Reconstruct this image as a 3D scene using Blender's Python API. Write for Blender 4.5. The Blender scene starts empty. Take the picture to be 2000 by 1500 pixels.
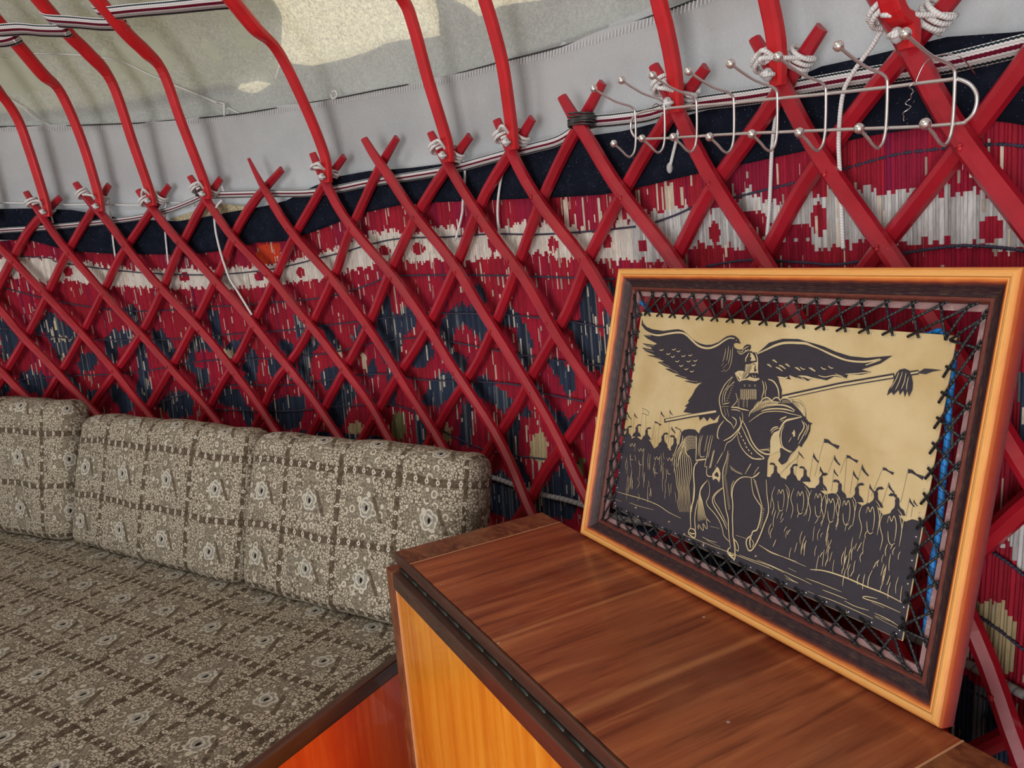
import bpy, bmesh, math, random
import numpy as np
from mathutils import Vector, Matrix
random.seed(7); rng = np.random.default_rng(7)
C = bpy.context.scene.collection

# ------------------------------------------------------------ camera
CZ = 1.33                                  # eye height
PITCH, ROLL, FPX = 0.18776, -0.08161, 1511.18
_r = np.array([1., 0, 0]); _f = np.array([0, math.cos(PITCH), -math.sin(PITCH)]); _u = np.array([0, math.sin(PITCH), math.cos(PITCH)])
RT = _r*math.cos(ROLL)+_u*math.sin(ROLL); UP = -_r*math.sin(ROLL)+_u*math.cos(ROLL); FW = _f
EYE = np.array([0, 0, CZ])
cam_d = bpy.data.cameras.new('camera'); cam = bpy.data.objects.new('camera', cam_d); C.objects.link(cam)
cam_d.sensor_width = 36; cam_d.lens = FPX/2000*36; cam_d.clip_start = .02
M = Matrix.Identity(4)
for i in range(3):
    M[i][0] = RT[i]; M[i][1] = UP[i]; M[i][2] = -FW[i]; M[i][3] = EYE[i]
cam.matrix_world = M
bpy.context.scene.camera = cam

# the round tent: centre, radius of its lattice wall
CX, CY, R = -1.9001576, -0.0325820, 2.6154678

# ------------------------------------------------------------ light and exposure
vs = bpy.context.scene.view_settings
vs.view_transform = 'Standard'; vs.look = 'None'; vs.gamma = 1; vs.use_curve_mapping = False
vs.exposure = 0.15
w = bpy.data.worlds.new('sky'); bpy.context.scene.world = w; w.use_nodes = True
nt = w.node_tree; bg = nt.nodes['Background']
bg.inputs[0].default_value = (.72, .83, 1, 1); bg.inputs[1].default_value = 1.9
def area(name, loc, target, sx, sy, power, col):
    d = bpy.data.lights.new(name, 'AREA'); d.shape = 'RECTANGLE'; d.size = sx; d.size_y = sy; d.energy = power; d.color = col
    o = bpy.data.objects.new(name, d); C.objects.link(o); o.location = loc
    o.rotation_euler = (Vector(target)-Vector(loc)).to_track_quat('-Z', 'Y').to_euler(); return o
def polar(th, r, z): return np.array([CX+r*math.cos(th), CY+r*math.sin(th), z])
DOOR = math.radians(277)
dp = polar(DOOR, 2.5, .95)
area('daylight_through_door', dp, (-.3, 1.2, .75), 1.2, 1.8, 84, (1, .97, .94))
area('daylight_through_crown', (CX, CY, 3.50), (CX+.25, CY+.35, 0), .9, .9, 17, (.93, .97, 1))
sun_d = bpy.data.lights.new('sun', 'SUN'); sun_d.energy = 4.2; sun_d.angle = .009; sun_d.color = (1, .93, .8)
sun = bpy.data.objects.new('sun', sun_d); C.objects.link(sun)
sun.rotation_euler = Vector((.50, .42, .80)).to_track_quat('Z', 'Y').to_euler()

# ------------------------------------------------------------ measuring helpers: view ray against a real surface
def ray(u, v): return FW+RT*(u-1000)/FPX-UP*(v-750)/FPX
def onz(u, v, z):
    d = ray(u, v); return EYE+d*((z-CZ)/d[2])
def oncyl(u, v, RR=R):
    d = ray(u, v); a = d[0]**2+d[1]**2; b = 2*(-CX*d[0]-CY*d[1]); c = CX*CX+CY*CY-RR*RR
    return EYE+d*((-b+math.sqrt(b*b-4*a*c))/(2*a))
def onplane(q, P0, n):
    d = ray(*q); return EYE+d*(float((P0-EYE)@n)/float(d@n))
def tz(q, RR=R):
    X = oncyl(q[0], q[1], RR); return math.atan2(X[1]-CY, X[0]-CX), X[2]

# ------------------------------------------------------------ object helpers
def tag(o, label=None, cat=None, group=None, kind=None):
    if label: o['label'] = label
    if cat: o['category'] = cat
    if group: o['group'] = group
    if kind: o['kind'] = kind
    return o
def empty(name, loc=(0, 0, 0), label=None, cat=None, group=None, mat=None):
    o = bpy.data.objects.new(name, None); C.objects.link(o); o.empty_display_size = .05
    if mat is not None: o.matrix_world = mat
    else: o.location = loc
    return tag(o, label, cat, group)
def mesh(name, V, Fc, mat, parent=None, smooth=False, uvs=None, mats=None, fmat=None):
    me = bpy.data.meshes.new(name); me.from_pydata([tuple(map(float, v)) for v in V], [], [tuple(f) for f in Fc])
    if mats:
        for m in mats: me.materials.append(m)
    else: me.materials.append(mat)
    if fmat is not None: me.polygons.foreach_set('material_index', fmat)
    if uvs is not None:
        ul = me.uv_layers.new(name='UVMap'); ul.data.foreach_set('uv', np.asarray(uvs, dtype=np.float32).ravel())
    if smooth: me.polygons.foreach_set('use_smooth', [True]*len(me.polygons))
    me.update()
    o = bpy.data.objects.new(name, me); C.objects.link(o)
    if parent is not None: o.parent = parent
    return o
class MB:
    """collects shapes for one mesh"""
    def __init__(s): s.V = []; s.F = []; s.UV = []
    def add(s, V, F, UV=None):
        n = len(s.V); s.V += [tuple(v) for v in V]; s.F += [tuple(i+n for i in f) for f in F]
        if UV is None: UV = [(0, 0)]*sum(len(f) for f in F)
        s.UV += list(UV)
    def box(s, lo, hi, bev=.0):
        x0, y0, z0 = lo; x1, y1, z1 = hi
        if bev <= 0:
            V = [(x, y, z) for z in (z0, z1) for y in (y0, y1) for x in (x0, x1)]
            F = [(0, 2, 3, 1), (4, 5, 7, 6), (0, 1, 5, 4), (2, 6, 7, 3), (0, 4, 6, 2), (1, 3, 7, 5)]
            s.add(V, F); return
        bm = bmesh.new(); bmesh.ops.create_cube(bm, size=1)
        for v in bm.verts: v.co = Vector(((x0+x1)/2+v.co.x*(x1-x0), (y0+y1)/2+v.co.y*(y1-y0), (z0+z1)/2+v.co.z*(z1-z0)))
        bmesh.ops.bevel(bm, geom=bm.edges[:], offset=bev, segments=2, affect='EDGES', profile=.6)
        bm.verts.index_update(); s.add([v.co[:] for v in bm.verts], [[v.index for v in f.verts] for f in bm.faces]); bm.free()
    def tube(s, P, rad, n=8, closed=False, cap=True):
        P = [np.asarray(p, float) for p in P]; m = len(P)
        rads = rad if hasattr(rad, '__len__') else [rad]*m
        T = []
        for i in range(m):
            a = P[(i-1) % m] if (closed or i > 0) else P[i]; b = P[(i+1) % m] if (closed or i < m-1) else P[i]
            t = b-a; T.append(t/(np.linalg.norm(t)+1e-12))
        ref = np.array([0, 0, 1.]) if abs(T[0][2]) < .9 else np.array([1., 0, 0])
        nrm = np.cross(T[0], ref); nrm /= np.linalg.norm(nrm)
        V = []; L = 0; Ls = []
        for i in range(m):
            if i: L += np.linalg.norm(P[i]-P[i-1])
            Ls.append(L)
            nrm = nrm-T[i]*(nrm@T[i]); nrm /= np.linalg.norm(nrm)+1e-12; bn = np.cross(T[i], nrm)
            for k in range(n):
                a = 2*math.pi*k/n; V.append(P[i]+rads[i]*(math.cos(a)*nrm+math.sin(a)*bn))
        F = []; UV = []
        for i in range(m if closed else m-1):
            j = (i+1) % m
            for k in range(n):
                k2 = (k+1) % n; F.append((i*n+k, i*n+k2, j*n+k2, j*n+k))
                l1 = Ls[j] if j else L+.01
                UV += [(k/n, Ls[i]), ((k+1)/n, Ls[i]), ((k+1)/n, l1), (k/n, l1)]
        if cap and not closed:
            F.append(tuple(range(n-1, -1, -1))); F.append(tuple((m-1)*n+k for k in range(n))); UV += [(0, 0)]*(2*n)
        s.add(V, F, UV)
    def ball(s, c, r, sx=1, sy=1, sz=1, n=12):
        V = []; F = []
        for i in range(n//2+1):
            a = math.pi*i/(n//2)
            for k in range(n):
                b = 2*math.pi*k/n; V.append((c[0]+r*sx*math.sin(a)*math.cos(b), c[1]+r*sy*math.sin(a)*math.sin(b), c[2]+r*sz*math.cos(a)))
        for i in range(n//2):
            for k in range(n):
                k2 = (k+1) % n; F.append((i*n+k, (i+1)*n+k, (i+1)*n+k2, i*n+k2))
        s.add(V, F)
    def sweep(s, P, prof, N, caps=True, scale=None):
        """prof: (a,b) pairs, a along side vector, b along normal N[i]; closed section"""
        m = len(P); n = len(prof); V = []; UV = []; L = 0; Ls = []
        P = [np.asarray(p, float) for p in P]
        for i in range(m):
            t = P[min(i+1, m-1)]-P[max(i-1, 0)]; t /= np.linalg.norm(t)
            nn = np.asarray(N[i], float); nn = nn-t*(nn@t); nn /= np.linalg.norm(nn); sd = np.cross(t, nn)
            if i: L += np.linalg.norm(P[i]-P[i-1])
            Ls.append(L); sc = scale[i] if scale is not None else 1
            pr = prof[i] if isinstance(prof[0][0], (tuple, list)) else prof
            for a, b in pr: V.append(P[i]+sd*a*sc+nn*b*sc)
        if isinstance(prof[0][0], (tuple, list)): n = len(prof[0])
        F = []
        for i in range(m-1):
            for k in range(n):
                k2 = (k+1) % n; F.append((i*n+k, i*n+k2, (i+1)*n+k2, (i+1)*n+k))
                UV += [(k/n, Ls[i]), ((k+1)/n, Ls[i]), ((k+1)/n, Ls[i+1]), (k/n, Ls[i+1])]
        if caps:
            F.append(tuple(range(n-1, -1, -1))); F.append(tuple((m-1)*n+k for k in range(n))); UV += [(0, 0)]*(2*n)
        s.add(V, F, UV)
    def ribbon(s, P, W, wid, th=.001):
        """flat band: W[i] = width direction"""
        m = len(P); V = []; F = []; UV = []; L = 0; Ls = []
        P = [np.asarray(p, float) for p in P]
        for i in range(m):
            t = P[min(i+1, m-1)]-P[max(i-1, 0)]; t /= np.linalg.norm(t)+1e-9
            ww = np.asarray(W[i], float); ww = ww-t*(ww@t); ww /= np.linalg.norm(ww); nn = np.cross(t, ww)
            if i: L += np.linalg.norm(P[i]-P[i-1])
            Ls.append(L); wd = wid[i] if hasattr(wid, '__len__') else wid
            V += [P[i]-ww*wd/2-nn*th, P[i]+ww*wd/2-nn*th, P[i]+ww*wd/2+nn*th, P[i]-ww*wd/2+nn*th]
        vs_ = [0, 1, 1, 0]
        for i in range(m-1):
            for k in range(4):
                k2 = (k+1) % 4; F.append((i*4+k, i*4+k2, (i+1)*4+k2, (i+1)*4+k))
                UV += [(vs_[k], Ls[i]), (vs_[k2], Ls[i]), (vs_[k2], Ls[i+1]), (vs_[k], Ls[i+1])]
        F += [(3, 2, 1, 0), tuple((m-1)*4+k for k in range(4))]; UV += [(0, 0)]*8
        s.add(V, F, UV)
    def build(s, name, mat, parent=None, smooth=False):
        return mesh(name, s.V, s.F, mat, parent, smooth, s.UV)
def spline(P, n):
    """Catmull-Rom through points, n samples per span"""
    P = [np.asarray(p, float) for p in P]; out = []
    for i in range(len(P)-1):
        p0 = P[max(i-1, 0)]; p1 = P[i]; p2 = P[i+1]; p3 = P[min(i+2, len(P)-1)]
        for k in range(n):
            t = k/n; out.append(.5*((2*p1)+(-p0+p2)*t+(2*p0-5*p1+4*p2-p3)*t*t+(-p0+3*p1-3*p2+p3)*t**3))
    out.append(P[-1]); return out

# ------------------------------------------------------------ node-expression helper for procedural materials
class X:
    nt = None
    def __init__(s, sock): s.s = sock
    @staticmethod
    def m(op, *a):
        n = X.nt.nodes.new('ShaderNodeMath'); n.operation = op
        for i, v in enumerate(a):
            if isinstance(v, X): X.nt.links.new(v.s, n.inputs[i])
            else: n.inputs[i].default_value = v
        return X(n.outputs[0])
    def __add__(s, o): return X.m('ADD', s, o)
    __radd__ = __add__
    def __sub__(s, o): return X.m('SUBTRACT', s, o)
    def __rsub__(s, o): return X.m('SUBTRACT', o, s)
    def __mul__(s, o): return X.m('MULTIPLY', s, o)
    __rmul__ = __mul__
    def __truediv__(s, o): return X.m('DIVIDE', s, o)
    def lt(s, o): return X.m('LESS_THAN', s, o)
    def gt(s, o): return X.m('GREATER_THAN', s, o)
    def abs(s): return X.m('ABSOLUTE', s)
    def fract(s): return X.m('FRACT', s)
    def floor(s): return X.m('FLOOR', s)
    def sin(s): return X.m('SINE', s)
    def max(s, o): return X.m('MAXIMUM', s, o)
    def min(s, o): return X.m('MINIMUM', s, o)
    def sqrt(s): return X.m('SQRT', s)
    def clamp(s):
        return X.m('MINIMUM', X.m('MAXIMUM', s, 0.), 1.)
    def ss(s, a, b):                     # smooth step between a and b
        n = X.nt.nodes.new('ShaderNodeMapRange'); n.interpolation_type = 'SMOOTHSTEP'
        X.nt.links.new(s.s, n.inputs[0]); n.inputs[1].default_value = a; n.inputs[2].default_value = b; return X(n.outputs[0])
def xmix(f, a, b):
    n = X.nt.nodes.new('ShaderNodeMix'); n.data_type = 'RGBA'
    if isinstance(f, X): X.nt.links.new(f.s, n.inputs[0])
    else: n.inputs[0].default_value = f
    for i, v in ((6, a), (7, b)):
        if isinstance(v, X): X.nt.links.new(v.s, n.inputs[i])
        else: n.inputs[i].default_value = (*v, 1)
    return X(n.outputs[2])
def comb(x, y, z=0.):
    n = X.nt.nodes.new('ShaderNodeCombineXYZ')
    for i, v in enumerate((x, y, z)):
        if isinstance(v, X): X.nt.links.new(v.s, n.inputs[i])
        else: n.inputs[i].default_value = v
    return X(n.outputs[0])
def coords(kind='Object'):
    n = X.nt.nodes.new('ShaderNodeTexCoord'); sp = X.nt.nodes.new('ShaderNodeSeparateXYZ')
    X.nt.links.new(n.outputs[kind], sp.inputs[0]); return X(sp.outputs[0]), X(sp.outputs[1]), X(sp.outputs[2])
def noise(vec, scale=5., detail=2., rough=.5, dist=0.):
    n = X.nt.nodes.new('ShaderNodeTexNoise'); X.nt.links.new(vec.s, n.inputs['Vector'])
    n.inputs['Scale'].default_value = scale; n.inputs['Detail'].default_value = detail; n.inputs['Roughness'].default_value = rough
    n.inputs['Distortion'].default_value = dist; return X(n.outputs[0])
def voro(vec, scale, feature='F1', rand=1., out=0):
    n = X.nt.nodes.new('ShaderNodeTexVoronoi'); n.feature = feature; X.nt.links.new(vec.s, n.inputs['Vector'])
    n.inputs['Scale'].default_value = scale; n.inputs['Randomness'].default_value = rand; return X(n.outputs[out])
def ramp(f, stops, interp='LINEAR'):
    n = X.nt.nodes.new('ShaderNodeValToRGB'); X.nt.links.new(f.s, n.inputs[0]); cr = n.color_ramp; cr.interpolation = interp
    while len(cr.elements) < len(stops): cr.elements.new(.5)
    for e, (p, c) in zip(cr.elements, stops): e.position = p; e.color = (*c, 1)
    return X(n.outputs[0])
def material(name, fn, rough=.6, spec=.5, metal=0., coat=0.):
    m = bpy.data.materials.new(name); m.use_nodes = True; X.nt = m.node_tree
    b = m.node_tree.nodes['Principled BSDF']
    b.inputs['Roughness'].default_value = rough; b.inputs['Metallic'].default_value = metal
    b.inputs['Specular IOR Level'].default_value = spec; b.inputs['Coat Weight'].default_value = coat
    r = fn() if callable(fn) else fn
    if not isinstance(r, dict): r = {'color': r}
    c = r['color']
    if isinstance(c, X): m.node_tree.links.new(c.s, b.inputs['Base Color'])
    else: b.inputs['Base Color'].default_value = (*c, 1)
    if 'rough' in r: m.node_tree.links.new(r['rough'].s, b.inputs['Roughness'])
    if 'bump' in r:
        bn = m.node_tree.nodes.new('ShaderNodeBump'); m.node_tree.links.new(r['bump'].s, bn.inputs['Height'])
        bn.inputs['Distance'].default_value = r.get('dist', .002); bn.inputs['Strength'].default_value = r.get('str', 1.)
        m.node_tree.links.new(bn.outputs[0], b.inputs['Normal'])
    if 'trans' in r:                     # thin cloth that lets outside light glow through
        t = m.node_tree.nodes.new('ShaderNodeBsdfTranslucent'); mx = m.node_tree.nodes.new('ShaderNodeMixShader')
        tc = r['tcol']
        if isinstance(tc, X): m.node_tree.links.new(tc.s, t.inputs[0])
        else: t.inputs[0].default_value = (*tc, 1)
        mx.inputs[0].default_value = r['trans']
        m.node_tree.links.new(b.outputs[0], mx.inputs[1]); m.node_tree.links.new(t.outputs[0], mx.inputs[2])
        m.node_tree.links.new(mx.outputs[0], m.node_tree.nodes['Material Output'].inputs[0])
    return m

# ------------------------------------------------------------ materials
def m_red(bright):
    def f():
        x, y, z = coords(); v = comb(x, y, z)
        n1 = noise(v, 14, 3); n2 = noise(v, 120, 3, .7)
        base = xmix(n1.ss(.3, .7), tuple(c*.80 for c in bright), bright)
        worn = (n2.ss(.72, .80)*n1.ss(.52, .66))
        col = xmix(worn*.7, base, (.62, .20, .13))
        return dict(color=col, bump=noise(comb(x*1., y*1., z*.6), 60, 3), dist=.0012, str=.35)
    return f
M_ROD = material('red_lattice_paint', m_red((.39, .009, .022)), rough=.36, spec=.5, coat=.25)
M_POLE = material('red_pole_paint', m_red((.56, .008, .014)), rough=.40, spec=.5, coat=.15)
def f_canvas():
    x, y, z = coords(); v = comb(x, y, z)
    n = noise(v, 4, 4, .6); fz = noise(v, 220, 2, .8); st = noise(v, 35, 3, .7)
    c = xmix(n.ss(.3, .7), (.44, .455, .465), (.54, .555, .565))
    c = xmix(fz.ss(.35, .75)*.35, c, (.64, .65, .67)); c = xmix(st.ss(.62, .75)*.22, c, (.36, .37, .39))
    return dict(color=c, bump=noise(v, 5, 3)+fz*.05, dist=.03, str=.35, trans=.22, tcol=(.74, .75, .74))
M_CANVAS = material('grey_canvas', f_canvas, rough=.95, spec=.1)
def f_roof():
    x, y, z = coords(); v = comb(x, y, z)
    n = noise(v, 3, 4, .6); weave = noise(v, 130, 3, .75, 1.2)
    c = xmix(n.ss(.3, .7), (.38, .385, .39), (.47, .475, .48)); c = xmix(weave.ss(.5, .7)*.12, c, (.60, .58, .50))
    tc = xmix(weave.ss(.38, .62), (.33, .28, .18), (.60, .52, .32))
    return dict(color=c, bump=noise(v, 4, 3)+weave*.06, dist=.03, str=.4, trans=.36, tcol=tc)
M_ROOF = material('thin_roof_canvas', f_roof, rough=.95, spec=.1)
M_FELT = material('grey_felt_sun_mask', lambda: dict(color=(.6, .6, .6), trans=.45, tcol=(.46, .53, .64)), rough=1, spec=.05)
def f_gauze():
    return dict(color=(.55, .57, .52), trans=.5, tcol=(.50, .54, .48))
M_GAUZE = material('glow_dimmer_cloth', f_gauze, rough=1, spec=.05)  # for the cloth added outside to weaken the roof glow
def f_velvet():
    x, y, z = coords(); n = noise(comb(x, y, z), 30, 4, .7); l = noise(comb(x, y, z), 400, 1)
    return dict(color=xmix(l.gt(.74), xmix(n.ss(.4, .8), (.004, .006, .014), (.010, .013, .026)), (.2, .2, .24)), bump=noise(comb(x, y, z), 9, 3), dist=.02, str=.5)
M_VELVET = material('black_velvet', f_velvet, rough=.95, spec=.15)
def f_reed():
    a = X.nt.nodes.new('ShaderNodeAttribute'); a.attribute_name = 'wool'
    x, y, z = coords(); n = noise(comb(x*1., y*1., z*.12), 500, 2); wr = noise(comb(x, y, z*2.), 420, 2)
    c = X(a.outputs['Color']); c = xmix((n.ss(.35, .75))*.28, c, (.02, .004, .008))
    return dict(color=c, bump=wr, dist=.001, str=.5)
M_REED = material('wool_wrapped_reeds', f_reed, rough=.75, spec=.25)
def f_band():
    u, v, _ = coords('UV')
    zz = ((v*170).fract()-.5).abs()*.09           # woven zigzag edge
    d = (u-.5).abs()
    white = (.84, .82, .82)
    c = xmix((d+zz*.6).lt(.115), white, (.15, .004, .025))
    c = xmix(((d+zz).gt(.375))*((d+zz).lt(.485)), c, (.012, .03, .035))
    c = xmix(((d+zz).gt(.235))*((d+zz).lt(.262)), c, (.35, .37, .37))
    return dict(color=c, bump=(v*340).fract()+(u*13).fract(), dist=.0015, str=.7)
M_BAND = material('striped_woven_band', f_band, rough=.85, spec=.2)
def f_cord(a, b, pitch=260., slant=1.):
    def f():
        u, v, _ = coords('UV'); s = (v*pitch+u*slant).fract(); h = (s-.5).abs()
        return dict(color=xmix(h.ss(.32, .5), a, b), bump=h*-1., dist=.002, str=.6)
    return f
M_CORD = material('white_cord', f_cord((.74, .73, .72), (.46, .45, .46)), rough=.7, spec=.3)
M_BLUECORD = material('blue_braided_rope', f_cord((.012, .19, .52), (.005, .06, .22), 110, 1), rough=.5, spec=.4)
M_GREYROPE = material('grey_wool_rope', f_cord((.36, .34, .33), (.16, .14, .14), 70, 1), rough=.9, spec=.1)
M_SEWCORD = material('dark_sewing_cord', f_cord((.06, .055, .09), (.022, .02, .035), 180, 1), rough=.8, spec=.2)
M_BLACKCORD = material('black_lacing_cord', f_cord((.014, .017, .020), (.004, .005, .006), 200, 1), rough=.45, spec=.5)
M_WIRE = material('dark_wire_wrap', f_cord((.10, .10, .10), (.03, .03, .03), 500, 0), rough=.4, metal=.7)
M_STEEL = material('brushed_steel', lambda: (.80, .79, .77), rough=.34, metal=.85)
M_CHROME = material('polished_steel_ball', lambda: (.90, .90, .88), rough=.14, metal=.9)
M_THINWIRE = material('thin_wire', lambda: (.5, .5, .5), rough=.3, metal=1)
M_RAWHIDE = material('red_painted_rawhide', m_red((.42, .012, .02)), rough=.5)
def f_burlap():
    x, y, z = coords(); v = comb(x, y, z); n = noise(v, 160, 2)
    return xmix(n.ss(.35, .65), (.30, .25, .15), (.52, .45, .30))
M_BURLAP = material('burlap', f_burlap, rough=.95, spec=.1)
M_FLOOR = material('floor_carpet', lambda: xmix(noise(comb(*coords()), 8, 3), (.36, .22, .15), (.48, .32, .22)), rough=.95)
M_HEM = material('pale_hem', lambda: (.62, .62, .62), rough=.8)
def wood(base, dark, light, ax='y', sc=7., fig=.35, stretch=14.):
    """grain runs along axis ax in object space"""
    def f():
        x, y, z = coords(); k = 1/stretch
        if ax == 'y': v = comb(x, y*k, z)
        elif ax == 'z': v = comb(x, y, z*k)
        else: v = comb(x*k, y, z)
        a = noise(v, sc, 3, .55, .3); b = noise(v, sc*7, 3, .6, .2); c3 = noise(comb(x, y, z), 11, 3, .6)
        fine = noise(v, sc*40, 2, .7)
        c = xmix(a.ss(.30, .70), dark, base); c = xmix(b.ss(.42, .75)*.55, c, light); c = xmix(b.ss(.50, .30)*.45, c, dark)
        c = xmix(c3.ss(.5, .8)*fig, c, light); c = xmix(fine.ss(.55, .75)*.35, c, dark)
        return dict(color=c, bump=fine*.5+b, dist=.0004, str=.4)
    return f
# centre lines of the lattice rods as seen, laid onto the tent cylinder
FRONT = {
 0: [(0,724),(40,768)],
 1: [(0,606),(50,666),(112,730),(160,782)],
 2: [(0,486),(30,516),(66,554),(98,588),(152,645),(210,710),(280,802)],
 3: [(55,375),(66,394),(84,432),(104,460),(136,498),(164,528),(202,578),(255,632),(312,698),(360,750),(415,815)],
 4: [(152,358),(166,384),(196,416),(230,464),(270,514),(310,564),(350,602),(392,645),(436,702),(482,760),(530,836)],
 5: [(272,372),(280,384),(300,414),(330,454),(358,483),(392,519),(425,558),(480,616),(550,706),(600,766),(646,836)],
 6: [(375,345),(388,370),(408,400),(430,438),(460,474),(516,528),(545,564),(600,630),(670,720),(720,786),(752,850)],
 7: [(492,310),(506,346),(522,386),(542,420),(566,454),(600,492),(646,545),(700,612),(772,725),(800,772),(858,866)],
 8: [(615,300),(626,334),(640,374),(664,418),(690,454),(720,488),(750,522),(770,545),(846,655),(872,706),(919,775),(966,845),(1003,922),(1030,999)],
 9: [(718,272),(734,308),(760,352),(786,390),(810,424),(850,472),(906,548),(930,592),(996,700),(1043,772),(1077,841),(1112,905),(1133,956)],
 10: [(846,260),(866,308),(886,350),(912,392),(940,430),(983,493),(1030,556),(1080,645),(1109,698),(1160,765)],
 11: [(975,235),(996,300),(1020,350),(1052,400),(1098,462),(1130,490),(1161,548),(1185,590)],
 12: [(1105,190),(1130,246),(1162,306),(1194,354),(1230,402),(1270,456),(1316,512)],
 13: [(1285,130),(1307,175),(1332,250),(1354,298),(1382,344),(1421,405),(1450,447),(1489,514),(1890,1210),(1933,1305),(1970,1440),(1985,1490)],
 14: [(1482,77),(1510,133),(1538,203),(1590,297),(1667,409),(1745,514),(1977,880),(2000,928)],
 15: [(1730,0),(1751,45),(1783,122),(1825,203),(1867,262),(1930,350),(2000,444)]}
BACK = {
 1: [(115,385),(92,408),(74,426),(56,446),(36,472),(24,504),(8,535),(0,552)],
 2: [(210,360),(196,386),(166,430),(140,474),(112,526),(96,566),(78,604),(59,642),(30,692),(12,724)],
 3: [(328,362),(310,392),(286,420),(256,466),(230,504),(208,556),(188,592),(169,637),(148,672),(124,716),(96,764)],
 4: [(428,348),(412,374),(392,402),(364,454),(340,504),(324,550),(300,598),(280,646),(260,673),(234,712),(210,748),(180,790)],
 5: [(548,330),(522,358),(490,396),(462,440),(446,480),(430,530),(406,574),(386,618),(362,662),(348,694),(320,740),(285,805)],
 6: [(670,305),(644,338),(624,370),(590,428),(566,474),(542,528),(523,572),(500,616),(482,658),(458,708),(430,750),(398,815)],
 7: [(772,268),(748,308),(723,359),(698,414),(674,468),(660,520),(639,566),(616,618),(590,670),(568,704),(530,750),(505,820)],
 8: [(915,265),(886,306),(856,346),(820,402),(796,450),(770,510),(745,564),(727,617),(700,668),(676,716),(655,752),(612,838)],
 9: [(1037,230),(1024,262),(1000,295),(976,318),(946,368),(934,404),(916,450),(890,515),(877,547),(846,617),(804,690),(755,767),(727,820),(712,848)],
 10: [(1172,160),(1150,210),(1105,280),(1063,371),(1038,438),(1010,511),(982,596),(951,662),(923,725),(874,794),(845,850)],
 11: [(1375,130),(1340,178),(1301,224),(1252,304),(1217,371),(1190,418),(1147,500),(1115,592),(1087,645),(1052,704),(1015,780),(975,848),(945,890)],
 12: [(1601,52),(1559,115),(1517,185),(1475,245),(1433,301),(1391,360),(1352,427),(1324,490),(1150,792),(1120,839),(1088,883),(1056,930),(1035,977)],
 13: [(1860,0),(1807,52),(1748,115),(1685,196),(1625,270),(1583,332),(1541,402),(1503,483)],
 14: [(2000,120),(1937,200),(1856,311),(1741,450)],
 16: [(2000,984),(1959,1019),(1916,1066)]}
POLES = {
 0: [(88,385),(58,290),(35,230),(0,180)],
 1: [(190,365),(160,270),(120,180),(85,145),(30,80)],
 2: [(295,375),(262,280),(220,160),(170,100),(130,60)],
 3: [(402,358),(355,235),(320,140),(285,100),(240,55)],
 4: [(635,300),(595,200),(545,100),(500,55),(455,0)],
 5: [(875,275),(840,160),(810,50),(790,0)],
 6: [(1000,235),(985,130),(965,50),(950,0)],
 7: [(1320,140),(1305,60),(1290,0)],
 8: [(1520,80),(1505,0)]}
# ------------------------------------------------------------ the tent: floor, wall cloth, roof
def lathe_strip(name, mat, th0, th1, nth, prof_fn, np_, smooth=True, parent=None):
    """surface (theta, t) -> point, t in 0..1"""
    V = []; Fc = []
    for i in range(nth+1):
        th = th0+(th1-th0)*i/nth
        for k in range(np_+1): V.append(prof_fn(th, k/np_))
    for i in range(nth):
        for k in range(np_):
            a = i*(np_+1)+k; Fc.append((a, a+1, a+np_+2, a+np_+1))
    return mesh(name, V, Fc, mat, parent, smooth)
V = [(CX, CY, 0)]+[tuple(polar(2*math.pi*i/72, R+.2, 0)) for i in range(72)]
o = mesh('floor', V, [(0, 1+i, 1+(i+1) % 72) for i in range(72)], M_FLOOR); tag(o, 'carpeted floor of the round tent', 'floor', kind='structure')

rad = math.radians
PROF = [(2.600, 1.52), (2.590, 1.58), (2.553, 1.700), (2.515, 1.845), (2.455, 1.893), (2.386, 1.957), (.48, 3.72)]   # radius, height of a roof pole
def roofrz(t, off=0.):
    """canvas over the poles: t = 0 at the wall top, 1 at the crown"""
    pts = [(2.702, 1.64), (2.699, 1.77), (2.655, 1.875), (2.55, 1.99), (2.43, 2.085), (.55, 3.80)]
    L = [0]
    for a, b in zip(pts, pts[1:]): L.append(L[-1]+math.hypot(a[0]-b[0], a[1]-b[1]))
    s = t*L[-1]; i = min(max([j for j in range(len(L)) if L[j] <= s+1e-9]+[0]), len(pts)-2)
    k = (s-L[i])/(L[i+1]-L[i]); r = pts[i][0]*(1-k)+pts[i+1][0]*k; z = pts[i][1]*(1-k)+pts[i+1][1]*k
    return r+off*.66, z+off*.75
TV = [0, .02, .045, .07, .095, .12, .15, .18, .22, .28, .36, .46, .58, .7, .85, 1]
def roof_pt(th, t, off=0.):
    r, z = roofrz(t, off)
    bel = .004*math.sin(th*37+t*60)*min(1, t*6)+.010*math.sin(th*82)*min(1, t*8)*(1-t)+.012*math.sin(th*23+t*9)*min(1, t*6)*(1-t)
    return polar(th, r+bel, z)
V = []; Fc = []; NT = 260
for i in range(NT+1):
    th = 2*math.pi*i/NT
    for t in TV: V.append(roof_pt(th, t))
n = len(TV)
for i in range(NT):
    for k in range(n-1): a = i*n+k; Fc.append((a, a+1, a+n+1, a+n))
o = mesh('ceiling', V, Fc, M_ROOF, smooth=True); tag(o, 'thin canvas roof glowing where the sun falls on it outside', 'ceiling', kind='structure')
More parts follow.
